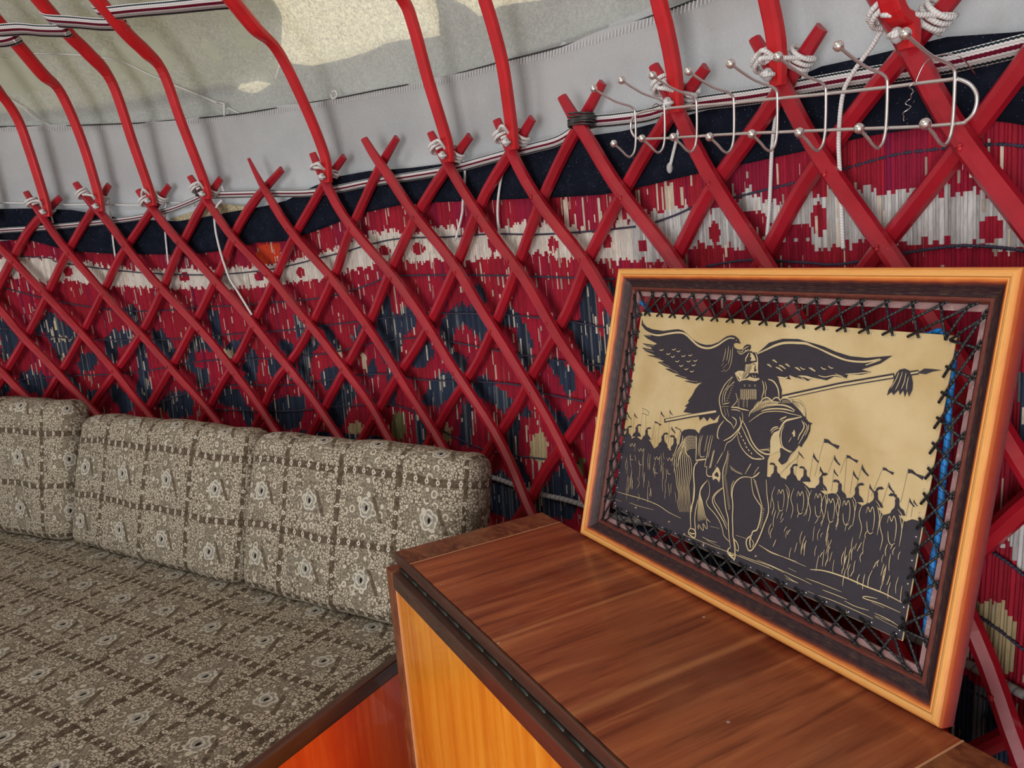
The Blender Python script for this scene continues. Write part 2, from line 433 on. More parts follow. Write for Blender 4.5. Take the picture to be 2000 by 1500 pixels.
# where on the roof a view ray lands -> (theta, t)
def on_roof(u, v):
    d = ray(u, v); best = None
    for s in np.arange(.8, 4.5, .004):
        Pp = EYE+d*s; r = math.hypot(Pp[0]-CX, Pp[1]-CY)
        for t in (0,):
            pass
        # profile radius at that height
        if Pp[2] < 1.645: continue
        lo, hi = 0., 1.
        for _ in range(18):
            mid = (lo+hi)/2
            if roofrz(mid)[1] < Pp[2]: lo = mid
            else: hi = mid
        if r >= roofrz(lo)[0]: return math.atan2(Pp[1]-CY, Pp[0]-CX), lo
    return None
edge_px = [(0, 222), (110, 216), (200, 208), (330, 186), (400, 172), (455, 166), (470, 176), (500, 181), (540, 160), (552, 130), (575, 122), (610, 128), (650, 122), (700, 105), (780, 78), (822, 72), (812, -30), (838, -30), (858, 70), (880, 66), (940, 32), (980, 14), (1060, 0)]  # narrow tongue of felt makes the shadow strip beside a pole
EP = sorted([on_roof(*q) for q in edge_px])
gz_px = [(0, 222), (200, 208), (330, 186), (400, 172), (452, 166), (462, 140), (490, 134), (530, 142), (541, 110), (540, 60), (536, 0)]  # outline of the dimmer part of the glow
GP = sorted([on_roof(*q) for q in gz_px])
def interp(P, th): return float(np.interp(th, [p[0] for p in P], [p[1] for p in P]))
# unseen outer felt, shaped to keep the sun off the roof below a wavy edge
V = []; Fc = []; NT = 720
for i in range(NT+1):
    th = -math.pi*.15+2*math.pi*i/NT
    e = interp(EP, th)
    if th < EP[0][0]: e = EP[0][1]+min(.7, (EP[0][0]-th)*1.2)
    if th > EP[-1][0]: e = EP[-1][1]+.002*math.sin(th*40)
    for k in range(7): V.append(roof_pt(th, -.05+(e+.05)*k/6 if k else 0, .012 if k else .02))
for i in range(NT):
    for k in range(6): a = i*7+k; Fc.append((a, a+1, a+8, a+7))
o = mesh('felt_sun_mask', V, Fc, M_FELT, smooth=True); tag(o, 'unseen outer felt shaped to bound the glow on the roof', 'light-shaping cover', kind='structure')
V = []; Fc = []; th_b = min(p[0] for p in GP)  # unseen thin cloth, added so the left part glows less
NT = 300; thl = th_b; thr = th_b+2.4
for i in range(NT+1):
    th = thl+(thr-thl)*(i/NT)**1.6
    e = interp(GP, th)
    for k in range(9): V.append(roof_pt(th, e-.01+(.9-e)*k/8, .02))
for i in range(NT):
    for k in range(8): a = i*9+k; Fc.append((a, a+1, a+10, a+9))
o = mesh('glow_dimmer', V, Fc, M_GAUZE, smooth=True); tag(o, 'unseen thin cloth added to dim the glow on the left of the roof', 'light-shaping cover', kind='structure')

# wall cloth: outer wall all round with a doorway, and the loose skirt of canvas whose upper hem laps the roof
DW = .26
def wallp(th, t): return polar(th, R+.085, t*1.72)
o = lathe_strip('wall_back', M_CANVAS, DOOR+DW, DOOR-DW+2*math.pi, 150, wallp, 8); tag(o, 'grey canvas wall of the round tent, with a doorway', 'wall', kind='structure')
seam_px = [(0, 247), (130, 245), (270, 240), (370, 232), (470, 222), (560, 207), (640, 195), (740, 175), (850, 155), (980, 120), (1100, 90), (1215, 52), (1330, 10)]
SM = sorted([tz(q, R+.055) for q in seam_px])
def seam(th): return interp(SM, th) if th < SM[-1][0] else SM[-1][1]
def skirt(th, t):
    zt = seam(th)+.003*math.sin(th*61); zb = 1.36
    z = zb+(zt-zb)*t
    wv = .006*math.sin(th*33+z*5)+.004*math.sin(th*90+1)*(1-t)
    return polar(th, R+.066+wv-.02*max(0, t-.55)-(.006 if t > .97 else 0), z)
o = lathe_strip('wall_right', M_CANVAS, rad(-60), rad(150), 420, skirt, 16); tag(o, 'grey canvas skirt lapping over the roof cloth', 'wall', kind='structure')
mb = MB(); P = [polar(th, R+.052, seam(th)-.001) for th in np.arange(rad(-20), rad(110), .01)]
mb.tube(P, .0022, 5)  # thin dark line following the hem edge
mb2 = MB()
for k, th in enumerate(np.arange(rad(14), rad(92), .0034)):          # over-edge stitches of the hem
    z = seam(th); a = polar(th, R+.0465, z-.004); b = polar(th+.0014, R+.0475, z-.016)
    mb2.tube([a, b], .0011, 4)
o = mb.build('trim_1', material('dark_hem_line', lambda: (.03, .03, .035), rough=.9)); tag(o, 'dark line along the canvas hem', 'hem', kind='structure')
o = mb2.build('trim_2', M_HEM); tag(o, 'pale stitches under the canvas hem', 'stitching', kind='structure')

# pale cord in the lower hem, left
hp_ = [(0, 396), (60, 397), (130, 400), (200, 399), (270, 401), (340, 396), (380, 402)]
mb = MB(); mb.tube(spline([oncyl(q[0], q[1], R+.050) for q in hp_], 5), .0035, 6)
tag(mb.build('hem_cord', M_HEM, smooth=True), 'pale cord along the canvas skirt behind the left lattice tips', 'cord')
# scrap of burlap showing above the black cloth
pp = [(330, 428), (368, 416), (400, 404), (430, 398), (476, 402), (478, 412), (420, 418), (378, 428), (345, 432)]
V = [oncyl(q[0], q[1], R+.046) for q in pp]
V2 = [v+(v-np.array([CX, CY, v[2]]))/R*.004 for v in V]; k = len(V)
mesh('burlap_scrap', V+V2, [tuple(range(k)), tuple(range(2*k-1, k-1, -1))]+[(i, i+k, (i+1) % k+k, (i+1) % k) for i in range(k)], M_BURLAP)
tag(bpy.data.objects['burlap_scrap'], 'scrap of tan burlap showing above the black valance at left', 'cloth')

# ------------------------------------------------------------ roof seams and cords on the canvas
def on_canvas(q, off):
    th, t = on_roof(*q); r, z = roofrz(t, 0); return polar(th, r-off, z-off)
mb = MB(); mb.tube(spline([on_canvas(q, .012) for q in [(60, 98), (160, 101), (240, 113), (300, 140), (360, 165), (425, 192), (485, 220)]], 5), .0022, 5)
mb.tube([on_canvas((430, 193), .012), oncyl(438, 203, R+.052), oncyl(438, 226, R+.048)], .0035, 5)
mb.tube(spline([on_canvas(q, .012) for q in [(12, 182), (45, 200), (75, 225)]]+[oncyl(97, 244, R+.05)], 4), .0022, 5)
o = mb.build('canvas_cord', M_HEM, smooth=True); tag(o, 'thin pale cord sewn along a fold of the roof canvas at left', 'cord')
mb = MB(); mb.tube(spline([oncyl(648, 180, R+.045), oncyl(655, 178, R+.04), oncyl(658, 187, R+.04), oncyl(650, 193, R+.044), oncyl(646, 184, R+.042)], 4), .0026, 6)
o = mb.build('cord_knot', M_HEM, smooth=True); tag(o, 'small white cord knot on the canvas hem below the sunlit roof patch', 'knot')

# ------------------------------------------------------------ black velvet valance
top_px = [(0, 408), (70, 407), (140, 410), (200, 420), (260, 430), (300, 430), (345, 432), (400, 424), (450, 414), (520, 402), (560, 392), (610, 366), (660, 345), (720, 334), (800, 328), (880, 318), (1000, 300), (1130, 268), (1220, 256), (1300, 236), (1420, 205), (1480, 185), (1600, 130), (1700, 108), (1850, 72), (2000, 62)]
bot_px = [(0, 468), (60, 470), (140, 490), (220, 496), (300, 497), (370, 497), (430, 490), (500, 474), (560, 471), (620, 450), (700, 418), (780, 401), (850, 395), (980, 390), (1080, 386), (1180, 380), (1270, 362), (1350, 342), (1430, 325), (1500, 309), (1600, 288), (1700, 265), (1800, 250), (1900, 233), (1960, 238), (2000, 245)]
VT = sorted([tz(q, R+.036) for q in top_px]); VB = sorted([tz(q, R+.036) for q in bot_px])
def valance(th, t):
    zt = interp(VT, th)+(.01*math.sin(th*14) if th > 1.49 or th < .34 else 0); zb = interp(VB, th)
    z = zb+(zt-zb)*t; return polar(th, R+.037+.004*math.sin(th*40+t*3)*(1-t)+.003*math.sin(th*17), z)
o = lathe_strip('velvet_valance', M_VELVET, rad(-20), rad(112), 380, valance, 8)
sm = o.modifiers.new('thickness', 'SOLIDIFY'); sm.thickness = .002; sm.offset = 1
tag(o, 'black velvet valance hanging along the top of the reed mat behind the red lattice', 'valance')

# ------------------------------------------------------------ reed mat with wool-wrapped pattern
RM = R+.050
def pol(pts): return np.array([tz(q, RM) for q in pts])
def inside(poly, T, Z):
    x = poly[:, 0]; y = poly[:, 1]; res = np.zeros(T.shape, bool); j = len(x)-1
    for i in range(len(x)):
        c = ((y[i] > Z) != (y[j] > Z)) & (T < (x[j]-x[i])*(Z-y[i])/(y[j]-y[i]+1e-12)+x[i]); res ^= c; j = i
    return res
wt_px = [(0, 505), (35, 502), (100, 503), (170, 513), (270, 527), (360, 525), (440, 524), (500, 521), (560, 514), (600, 503), (660, 487), (702, 460), (765, 452), (800, 458), (860, 443), (930, 455), (990, 443), (1030, 438), (1100, 440), (1150, 450), (1227, 428), (1290, 410), (1340, 398), (1400, 412), (1430, 385), (1460, 370), (1520, 398), (1580, 382), (1640, 378), (1690, 372), (1720, 380), (1860, 368), (1910, 372), (2000, 410)]
wb_px = [(0, 536), (20, 541), (50, 541), (86, 551), (128, 546), (160, 553), (220, 559), (290, 562), (340, 563), (400, 565), (450, 565), (514, 559), (556, 556), (590, 550), (628, 544), (678, 531), (724, 520), (784, 508), (812, 513), (850, 509), (908, 511), (968, 500), (1040, 494), (1104, 505), (1174, 508), (1220, 508), (1286, 513), (1358, 476), (1433, 484), (1552, 464), (1604, 489), (1671, 472), (1772, 479), (1860, 469), (1982, 490), (2000, 492)]
WT = sorted([tz(q, RM) for q in wt_px]); WB = sorted([tz(q, RM) for q in wb_px])
NAVY = [
 [(0,622),(20,638),(32,668),(28,692),(10,700),(0,690)], [(0,740),(15,722),(22,745),(8,770),(0,772)],
 [(98,612),(115,630),(140,645),(144,660),(132,680),(120,700),(108,690),(98,670),(90,652),(75,655),(70,645),(82,632)],
 [(155,695),(180,692),(186,708),(175,722),(160,728),(150,712)],
 [(206,666),(222,646),(252,652),(256,664),(244,674),(226,676),(226,706),(214,704),(206,690)],
 [(240,604),(262,600),(270,635),(258,640)], [(296,648),(316,650),(340,684),(332,704),(312,690),(298,668)],
 [(262,672),(280,676),(288,740),(297,768),(280,782),(264,770),(270,730)],
 [(130,730),(150,745),(165,765),(190,762),(205,745),(208,760),(190,782),(170,790),(150,770)],
 [(216,756),(240,764),(258,790),(240,805),(218,780)], [(40,735),(60,725),(80,735),(90,755),(75,768),(50,765),(38,750)],
 [(330,770),(360,764),(370,780),(372,806),(340,815),(312,792)], [(404,610),(422,610),(430,670),(416,670)],
 [(372,674),(386,664),(402,678),(410,680),(406,690),(380,688),(378,714),(402,720),(404,746),(388,750),(378,726),(362,710)],
 [(436,678),(454,668),(472,662),(470,678),(458,690),(450,704),(430,690)],
 [(470,720),(488,686),(498,702),(498,740),(486,756),(468,740),(480,730)],
 [(522,704),(540,702),(544,730),(534,740),(524,730)], [(540,674),(552,666),(568,674),(570,690),(564,700),(552,688)],
 [(572,618),(594,638),(590,650),(578,662)], [(622,638),(636,638),(656,668),(664,706),(654,706),(644,672)],
 [(606,670),(624,680),(608,694),(602,730),(610,762),(630,780),(618,784),(600,766),(582,736),(586,702),(592,686)],
 [(626,730),(646,714),(656,726),(656,746),(636,762),(626,742)], [(694,644),(708,634),(704,658),(688,674)],
 [(716,716),(728,706),(732,724),(726,742),(716,730)], [(420,770),(440,760),(462,766),(490,810),(486,840),(462,796),(430,790)],
 [(526,790),(550,780),(590,780),(590,800),(580,830),(560,835),(530,806)], [(640,786),(662,762),(678,752),(690,774),(680,796),(662,840),(640,830)],
 [(698,746),(730,786),(736,806),(720,790),(698,765)], [(748,582),(758,582),(766,624),(783,606),(800,606),(804,634),(780,662),(776,698),(755,708),(734,666),(738,628)],
 [(682,659),(706,638),(695,673)], [(808,673),(825,659),(842,690),(825,715),(804,715)],
 [(860,641),(888,606),(923,606),(944,641),(930,666),(909,641),(888,645),(881,680),(909,697),(902,722),(877,708),(863,673)],
 [(923,557),(937,554),(947,589),(937,596)], [(979,631),(993,606),(1014,627),(1031,666),(1031,701),(1014,725),(1007,694),(1007,645),(986,641)],
 [(839,750),(860,732),(888,743),(881,778),(853,792),(825,785)], [(923,750),(947,736),(965,757),(1000,785),(979,802),(951,781),(926,778)],
 [(902,792),(919,792),(919,865),(898,865)], [(814,813),(828,813),(832,870),(818,870)],
 [(1000,819),(1015,815),(1013,892),(1035,932),(1052,952),(1035,955),(1003,915),(994,870)], [(1026,790),(1037,811),(1018,813)],
 [(1077,706),(1114,721),(1116,760),(1099,764),(1084,738),(1069,713)],
 [(1045,751),(1058,764),(1077,802),(1105,815),(1133,792),(1146,785),(1120,832),(1097,858),(1077,832),(1052,792)],
 [(1133,568),(1157,568),(1161,645),(1175,666),(1168,715),(1140,708),(1119,652),(1105,631),(1133,627)],
 [(1099,913),(1120,945),(1132,973),(1110,1010),(1060,1000),(1067,956)], [(806,785),(826,836),(815,860),(808,820)],
 [(968,930),(985,925),(1010,960),(1040,1000),(1000,1010),(968,990)], [(756,716),(772,730),(768,790),(752,780)],
 [(1178,600),(1192,570),(1215,700),(1200,840),(1180,820)], [(560,690),(574,720),(566,742),(556,720)], [(1845,1350),(1890,1335),(1965,1380),(1960,1490),(1850,1500),(1800,1440)],
 [(1200,1010),(1260,990),(1330,1060),(1400,1100),(1500,1180),(1600,1290),(1500,1300),(1330,1180),(1230,1100)], [(1980,740),(2000,735),(2000,860),(1985,850)]]
CREAM = [[(1035,858),(1054,841),(1069,862),(1069,898),(1056,909),(1035,892)], [(870,828),(881,839),(881,866),(862,862)], [(678,834),(694,822),(710,834),(712,850),(680,850)],
 [(1894,1171),(1946,1171),(1981,1210),(1981,1305),(1955,1318),(1933,1296),(1907,1231)], [(1780,1290),(1830,1300),(1840,1380),(1800,1390)]]
PALE = [[(1948,1065),(2000,1000),(2000,1110),(1985,1112),(1965,1062)], [(1205,560),(1225,560),(1230,620),(1215,640)]]
OLIVE = [[(769,803),(790,810),(790,862),(762,856)], [(1128,895),(1142,895),(1138,935),(1126,930)]]
FLECK = [[(100,615),(105,615),(110,642),(104,640)], [(95,648),(102,644),(104,668),(97,662)], [(108,655),(138,660),(138,664),(110,664)], [(430,682),(452,682),(452,702),(442,700)], [(700,690),(712,696),(716,734),(706,722)], [(114,696),(122,692),(122,704),(116,706)], [(660,676),(656,690),(660,720),(666,700)]]
DOTS = [(750,490,11,9), (817,486,11,10), (360,541,9,8), (133,530,7,9), (586,532,7,9), (505,540,8,8), (30,512,8,8), (963,475,9,14), (1185,470,8,14), (1395,455,9,20), (1470,440,30,26), (1935,450,18,24), (1600,430,12,30), (1560,452,22,14), (1080,478,8,14), (1255,480,8,12)]
PITCH_R = .0055; th_lo, th_hi = rad(-2), rad(104)
nre = int((th_hi-th_lo)*RM/PITCH_R); nz = 230; z_lo, z_hi = .24, 1.45
dth = (th_hi-th_lo)/nre
ths = th_lo+dth*(np.arange(nre)+.5); zs = z_lo+(z_hi-z_lo)*(np.arange(nz)+.5)/nz
jit = rng.normal(0, .0045, nre)
T2, Z2 = np.meshgrid(ths, zs, indexing='ij'); Zj = Z2+jit[:, None]; Tj = T2
top_of = np.array([interp(VB, t) for t in ths])
col = np.zeros((nre, nz, 3))
big = np.array([.5+.5*math.sin(t*37)*math.sin(t*91+1) for t in ths])
crim = np.array([.30, .004, .028]); warm = np.array([.36, .012, .018]); plum = np.array([.17, .003, .040])
rr_ = rng.random(nre)
base = crim[None]*(1-big[:, None])+(warm*.55+crim*.45)[None]*big[:, None]
base = base*(.80+.4*rng.random(nre))[:, None]; base[rr_ < .05] = plum*(.8+.5*rng.random((int((rr_ < .05).sum()), 1)))
col[:] = base[:, None, :]
above = Zj > np.array([interp(WT, t) for t in ths])[:, None]
purple = (np.sin(T2*61+np.sin(T2*17)*2) > .55) & above; col[purple] = col[purple]*.6+plum*.5
org = pol([(500, 480), (548, 474), (548, 512), (505, 520)]); col[inside(org, Tj, Zj)] = (.55, .045, .012)
wtop = np.array([interp(WT, t) for t in ths])[:, None]; wbot = np.array([interp(WB, t) for t in ths])[:, None]
white = (Zj < wtop+rng.normal(0, .003, (nre, 1))) & (Zj > wbot)
wcol = np.array([.68, .62, .56])[None]*(.84+.28*rng.random(nre))[:, None]; greyer = (ths < rad(36))
wcol[greyer] = np.array([.52, .50, .49])*(.65+.65*rng.random((int(greyer.sum()), 1)))
col[white] = np.broadcast_to(wcol[:, None, :], col.shape)[white]
for (x, y, rx, ry) in DOTS:
    pg = pol([(x+1.2*rx*math.cos(a), y+1.15*ry*math.sin(a)) for a in np.linspace(0, 2*math.pi, 13)[:-1]]); m_ = inside(pg, Tj, Z2)
    col[m_] = np.broadcast_to(base[:, None, :], col.shape)[m_]
nav = np.array([.018, .030, .058])[None]*(.6+.9*rng.random(nre))[:, None]; gre = rng.random(nre) < .12; nav[gre] = (.11, .12, .13)
for pgn in NAVY:
    pg = pol(pgn); pg = pg.mean(0)+(pg-pg.mean(0))*1.18; m_ = inside(pg, Tj, Zj); col[m_] = np.broadcast_to(nav[:, None, :], col.shape)[m_]
# the same scrolls go on where furniture hides the mat
low = (Z2 < .80) & ((np.sin(T2*26)+np.sin(Z2*38+T2*9)) > .75) & (T2 > rad(22)); col[low] = np.broadcast_to(nav[:, None, :], col.shape)[low]
for L, cc in ((CREAM, (.46, .36, .20)), (PALE, (.50, .49, .49)), (OLIVE, (.16, .15, .06)), (FLECK, (.58, .48, .33))):
    for pgn in L:
        m_ = inside(pol(pgn), Tj, Zj); v_ = np.array(cc)[None]*(.75+.45*rng.random(nre))[:, None]; col[m_] = np.broadcast_to(v_[:, None, :], col.shape)[m_]
cr = np.array([.66, .56, .44]); streak = np.full((nre, nz, 3), np.nan)
for i in range(nre):                                     # bare reed showing in short streaks
    lot = rng.random() < .5
    for _ in range(rng.poisson(8 if lot else 2)):
        k = rng.integers(0, nz); h = rng.integers(2, 9); streak[i, k:k+h] = cr*(.5+.7*rng.random())
    if rng.random() < .03:
        k = rng.integers(0, nz); h = rng.integers(3, 10); col[i, k:k+h] = cr*(.55+.5*rng.random())
# fuller bare patches at the middle right of the upper red band
bare = (ths < rad(40)) & (ths > rad(33)) & (rng.random(nre) < .35)
for i in np.where(bare)[0]:
    k0 = int((interp(WT, ths[i])-z_lo)/(z_hi-z_lo)*nz); h = rng.integers(4, 14); col[i, k0:k0+h] = cr*(.7+.4*rng.random())
# geometry: every reed is a small half-round ridge
off = np.array([-.62, -.26, .2, .62]); ro = np.array([.0042, 0, 0, .0042])
zz = z_lo+(z_hi-z_lo)*np.arange(nz+1)/nz
Vv = np.zeros((nre, nz+1, 4, 3))
for k in range(4):
    tt = ths[:, None]+off[k]*dth; wob = .0016*np.sin(ths*900)[:, None]
    r2 = RM+ro[k]+wob+.008*np.sin(ths*31)[:, None]*np.sin(zz*6)[None]*0+.006*np.sin(zz*7+.5)[None]+0*tt
    tt = tt+0*zz[None]
    zt = np.minimum(zz[None], top_of[:, None]+.012)+0*tt
    Vv[:, :, k, 0] = CX+r2*np.cos(tt); Vv[:, :, k, 1] = CY+r2*np.sin(tt); Vv[:, :, k, 2] = zt
ii, jj, kk = np.meshgrid(np.arange(nre), np.arange(nz), np.arange(3), indexing='ij')
idx = lambda i, j, k: (i*(nz+1)+j)*4+k
Fq = np.stack([idx(ii, jj, kk), idx(ii, jj+1, kk), idx(ii, jj+1, kk+1), idx(ii, jj, kk+1)], -1).reshape(-1, 4)
me = bpy.data.meshes.new('reed_mat'); me.vertices.add(Vv.size//3); me.vertices.foreach_set('co', Vv.ravel().astype(np.float32))
nf = len(Fq); me.loops.add(nf*4); me.loops.foreach_set('vertex_index', Fq.ravel().astype(np.int32)); me.polygons.add(nf)
me.polygons.foreach_set('loop_start', np.arange(nf, dtype=np.int32)*4); me.polygons.foreach_set('loop_total', np.full(nf, 4, np.int32))
me.update(calc_edges=True); me.validate()
ca = me.color_attributes.new('wool', 'FLOAT_COLOR', 'CORNER')
cc = np.ones((nre, nz, 3, 4, 4), np.float32); cc[..., :3] = col[:, :, None, None, :]
ok_ = ~np.isnan(streak[..., 0]); cc[ok_, 0, :, :3] = streak[ok_][:, None, :]
ca.data.foreach_set('color', cc.ravel()); me.materials.append(M_REED)
o = bpy.data.objects.new('reed_mat', me); C.objects.link(o)
tag(o, 'crimson wool-wrapped reed mat with a white band and navy scrolls behind the lattice', 'reed mat')
# twined cords that bind the reeds
def wcurve(th): return (interp(WT, th) if SM else 0)
twl = [[(0,500),(90,503),(110,511),(165,520),(270,532),(400,537),(500,530),(560,520),(620,505),(680,490),(720,478),(780,466),(870,463),(960,457),(1050,458),(1150,452),(1240,443)],
 [(1280,434),(1320,420),(1352,405)], [(1430,387),(1490,372),(1548,358),(1600,345)], [(1640,333),(1700,315),(1760,300),(1825,292),(1900,284),(1960,282),(2000,286)],
 [(0,560),(120,590),(260,608),(400,600),(520,592),(640,580),(720,556),(760,541),(860,537),(960,538),(1040,540),(1124,543),(1200,545)],
 [(0,640),(120,660),(300,664),(420,655),(560,645),(640,635),(700,628),(800,615),(900,612),(1000,616),(1100,626),(1180,640)],
 [(1380,520),(1460,508),(1560,512),(1640,516),(1760,495),(1850,482),(1900,480),(1960,484),(2000,490)],
 [(0,745),(120,735),(260,728),(400,705),(520,700),(640,690),(740,668),(830,660),(920,675),(1060,700),(1180,715)],
 [(300,790),(420,755),(560,752),(640,742),(740,730),(830,742),(930,745),(1010,752),(1060,768),(1140,784)],
 [(420,800),(560,803),(650,795),(740,790),(800,800),(880,850),(960,882),(1050,895),(1130,905)], [(1940,1080),(1970,1100),(2000,1125)], [(1900,1195),(1950,1230),(2000,1270)],
 [(1845,1330),(1890,1345),(1950,1380)], [(0,792),(120,800)]]
M_tw = M_SEWCORD; matobj = o
mb = MB()
for L in twl: mb.tube(spline([oncyl(q[0], q[1], RM-.004) for q in L], 6), .0021, 5)
mb.build('binding_cord', M_SEWCORD, matobj, True)
mb = MB()
L = [(940, 940), (962, 945), (1020, 955), (1060, 965), (1130, 983)]
th1 = tz((940, 940), RM-.01)[0]; th0 = tz((2000, 1368), RM-.01)[0]
P = [polar(th, RM-.012, .7245+.006*math.sin(th*25)-.004*math.sin(th*60)) for th in np.linspace(th0-.3, th1+.5, 120)]
mb.tube(P, .0065, 8); tag(mb.build('girth_rope', M_GREYROPE, None, True), 'thick grey rope running round the tent low on the reed mat', 'rope')
# ------------------------------------------------------------ red lattice wall
SP = .22; DTH = SP/R; TH0 = .90715
ROWZ = [1.518, 1.391, 1.262, 1.125, .996, .861]; 
while ROWZ[-1] > .05: ROWZ.append(ROWZ[-1]-.132)
def row_of(z):
    if z > ROWZ[0]: return (ROWZ[0]-z)/.127
    return float(np.interp(-z, [-a for a in ROWZ], range(len(ROWZ))))
def th_generic(kind, i, z):
    r = row_of(z); s = (i-1+r/2 if kind == 'F' else i+1-r/2)-8-.0129*r
    return TH0-s*DTH
def rod_path(kind, i, trace, ztop):
    RR = R-.013 if kind == 'F' else R+.011
    if trace:
        pts = sorted([tz(q, RR) for q in trace], key=lambda p: p[1])
        zsn = [p[1] for p in pts]; dl = [p[0]-th_generic(kind, i, p[1]) for p in pts]
        full = (trace[0][1] > 5 and trace[0][0] > 10 and trace[0][0] < 1990)
        if full: ztop = zsn[-1]
    else: zsn = [0, 1]; dl = [0, 0]
    zs_ = np.linspace(.06, ztop, 46)
    dd = np.interp(zs_, zsn, dl)
    k = np.array([.25, .5, .25])
    for _ in range(2): dd[1:-1] = np.convolve(dd, k, 'valid')
    return [polar(th_generic(kind, i, z)+d, RR-(0.012 if kind == 'F' else -.004)*max(0, (z-1.50)/.09), z) for z, d in zip(zs_, dd)]
c_ = .0060
def rod_prof(wd, tk): a, b = wd/2, tk/2; return [(-a, -b), (a, -b), (a, b*.05), (a*.30, b), (-a*.30, b), (-a, b*.05)]
lattice = empty('lattice_wall', polar(rad(45), R, 0), 'bright red wooden folding lattice of crossed rods lining the tent wall', 'lattice')
bpy.context.view_layer.update()
def local(P, o): off_ = np.array(o.location); return [np.asarray(p)-off_ for p in P]
rods = {}
def add_rod(kind, i, trace=None):
    P = rod_path(kind, i, trace, 1.59+.012*math.sin(i*2.3)); rods[kind, i] = P
    N = [np.array([CX-p[0], CY-p[1], 0]) for p in P]
    wd = .0245+.0015*math.sin(i*1.7); n_ = len(P)
    sc = [1.]*n_; sc[-1] = .72; sc[-2] = .86; sc[-3] = .96
    if kind == 'F' and i == 7: sc[-1] = .35; sc[-2] = .55; sc[-3] = .72; sc[-4] = .85
    P2 = [np.array(p) for p in P]
    for k in range(n_): P2[k] = P2[k]+np.array([0, 0, 0])+.0012*math.sin(k*1.1+i)*np.array([math.cos(i), math.sin(i), 0])
    mb = MB(); mb.sweep(local(P2, lattice), rod_prof(wd, .0195), N, scale=sc)
    return mb.build('lattice_rod', M_ROD, lattice)
for i in range(-5, 20): 
    o = add_rod('F', i, FRONT.get(i))
    # rawhide rivets where this rod crosses the rods behind it
    for r in range(0, 8):
        z = ROWZ[r]; P = rods['F', i]; k = min(range(len(P)), key=lambda q: abs(P[q][2]-z))
        p = P[k]; n_ = np.array([CX-p[0], CY-p[1], 0]); n_ /= np.linalg.norm(n_)
        if 2 <= i <= 15 and 1 <= r <= 6:
            mb = MB(); q = p+n_*.0098; sd = np.cross(n_, [0, 0, 1])
            mb.ball(local([q], lattice)[0], .0042, .9, .9, 1.1, 8)
            mb.tube(local([q+sd*.004+n_*.001, q+sd*.001+n_*.0035+np.array([0, 0, .003]), q-sd*.004+np.array([0, 0, .004])+n_*.001], lattice), .0016, 5)
            mb.build('rivet', M_RAWHIDE, o, True)
for j in range(-4, 21): add_rod('B', j, BACK.get(j))

# ------------------------------------------------------------ roof poles
def pole_pts(base_th, trace):
    if trace:
        Bp = oncyl(trace[0][0], trace[0][1], R-.02); th = math.atan2(Bp[1]-CY, Bp[0]-CX)
        n = np.array([-(Bp[1]-CY), Bp[0]-CX, 0]); n /= np.linalg.norm(n)
        rz = []
        for q in trace:
            Q = onplane(q, Bp, n); rz.append((math.hypot(Q[0]-CX, Q[1]-CY), Q[2]))
        dr = rz[-1][0]-float(np.interp(rz[-1][1], [p[1] for p in PROF], [p[0] for p in PROF]))
        tail = [(p[0]+dr*(1 if p[0] > 2 else 0), p[1]) for p in PROF if p[1] > rz[-1][1]+.03]
    else: th = base_th; rz = []; tail = PROF[1:]
    rz = [(2.598, 1.508)]+[p for p in rz if p[1] > 1.53]+tail
    # long straight end: add midpoints so the curve stays local to the knee
    a, b = rz[-2], rz[-1]; rz = rz[:-1]+[(a[0]+(b[0]-a[0])*t, a[1]+(b[1]-a[1])*t) for t in (.08, .2, .5, 1)]
    S_ = spline([(r, z, 0) for r, z in rz], 6)
    return th, [polar(th, p[0]-.004, p[1]) for p in S_]
POLE_LABEL = {0: 'roof pole whose foot is the leftmost in view', 1: 'roof pole, second foot from the left',
 2: 'roof pole, third foot from the left', 3: 'roof pole standing on the wire-bound lattice joint at left', 4: 'roof pole rising between the burlap scrap and the sunlit roof patch',
 5: 'roof pole crossing the right part of the sunlit roof patch', 6: 'slightly bowed roof pole next right of the sunlit patch', 7: 'roof pole rising above the left hooks of the rack',
 8: 'roof pole rising above the middle hooks of the rack', 9: 'roof pole at the upper right, above the last hook'}
poles = {}
def add_pole(k, th, trace):
    th, P = pole_pts(th, trace); poles[k] = (th, P); L = 0; prof = []; N = []
    for i, p in enumerate(P):
        if i: L += np.linalg.norm(p-P[i-1])
        t = min(1, max(0, (L-.37)/.045)); w_, h_ = .0135*(1-t)+.0185*t, .0085*(1-t)+.0175*t
        if L < .05: w_ *= .8+.2*L/.05
        pw = .42*(1-t)+1.*t; ring = []
        for q in range(12):
            a = 2*math.pi*(q+.5)/12; ca_, sa_ = math.cos(a), math.sin(a)
            ring.append((w_*math.copysign(abs(ca_)**pw, ca_), h_*math.copysign(abs(sa_)**pw, sa_)))
        prof.append(ring); N.append(np.array([CX-p[0], CY-p[1], 0])+np.array([0, 0, -.9*max(0, min(1, (L-.2)/.15))]))
    mb = MB(); base = P[0]; mb.sweep([p-base for p in P], prof, N)
    o = mb.build('roof_pole', M_POLE, None); o.location = base
    for pl in o.data.polygons: pl.use_smooth = False
    lb = POLE_LABEL.get(k); grp = 'bent red roof poles standing on the lattice tips'
    tag(o, 'bent red '+lb if lb else 'bent red roof pole mostly outside the view', 'roof pole', grp)
    return o
for k, tr in POLES.items(): add_pole(k, None, tr)
add_pole(9, None, [(1778, 46), (1745, 0)])
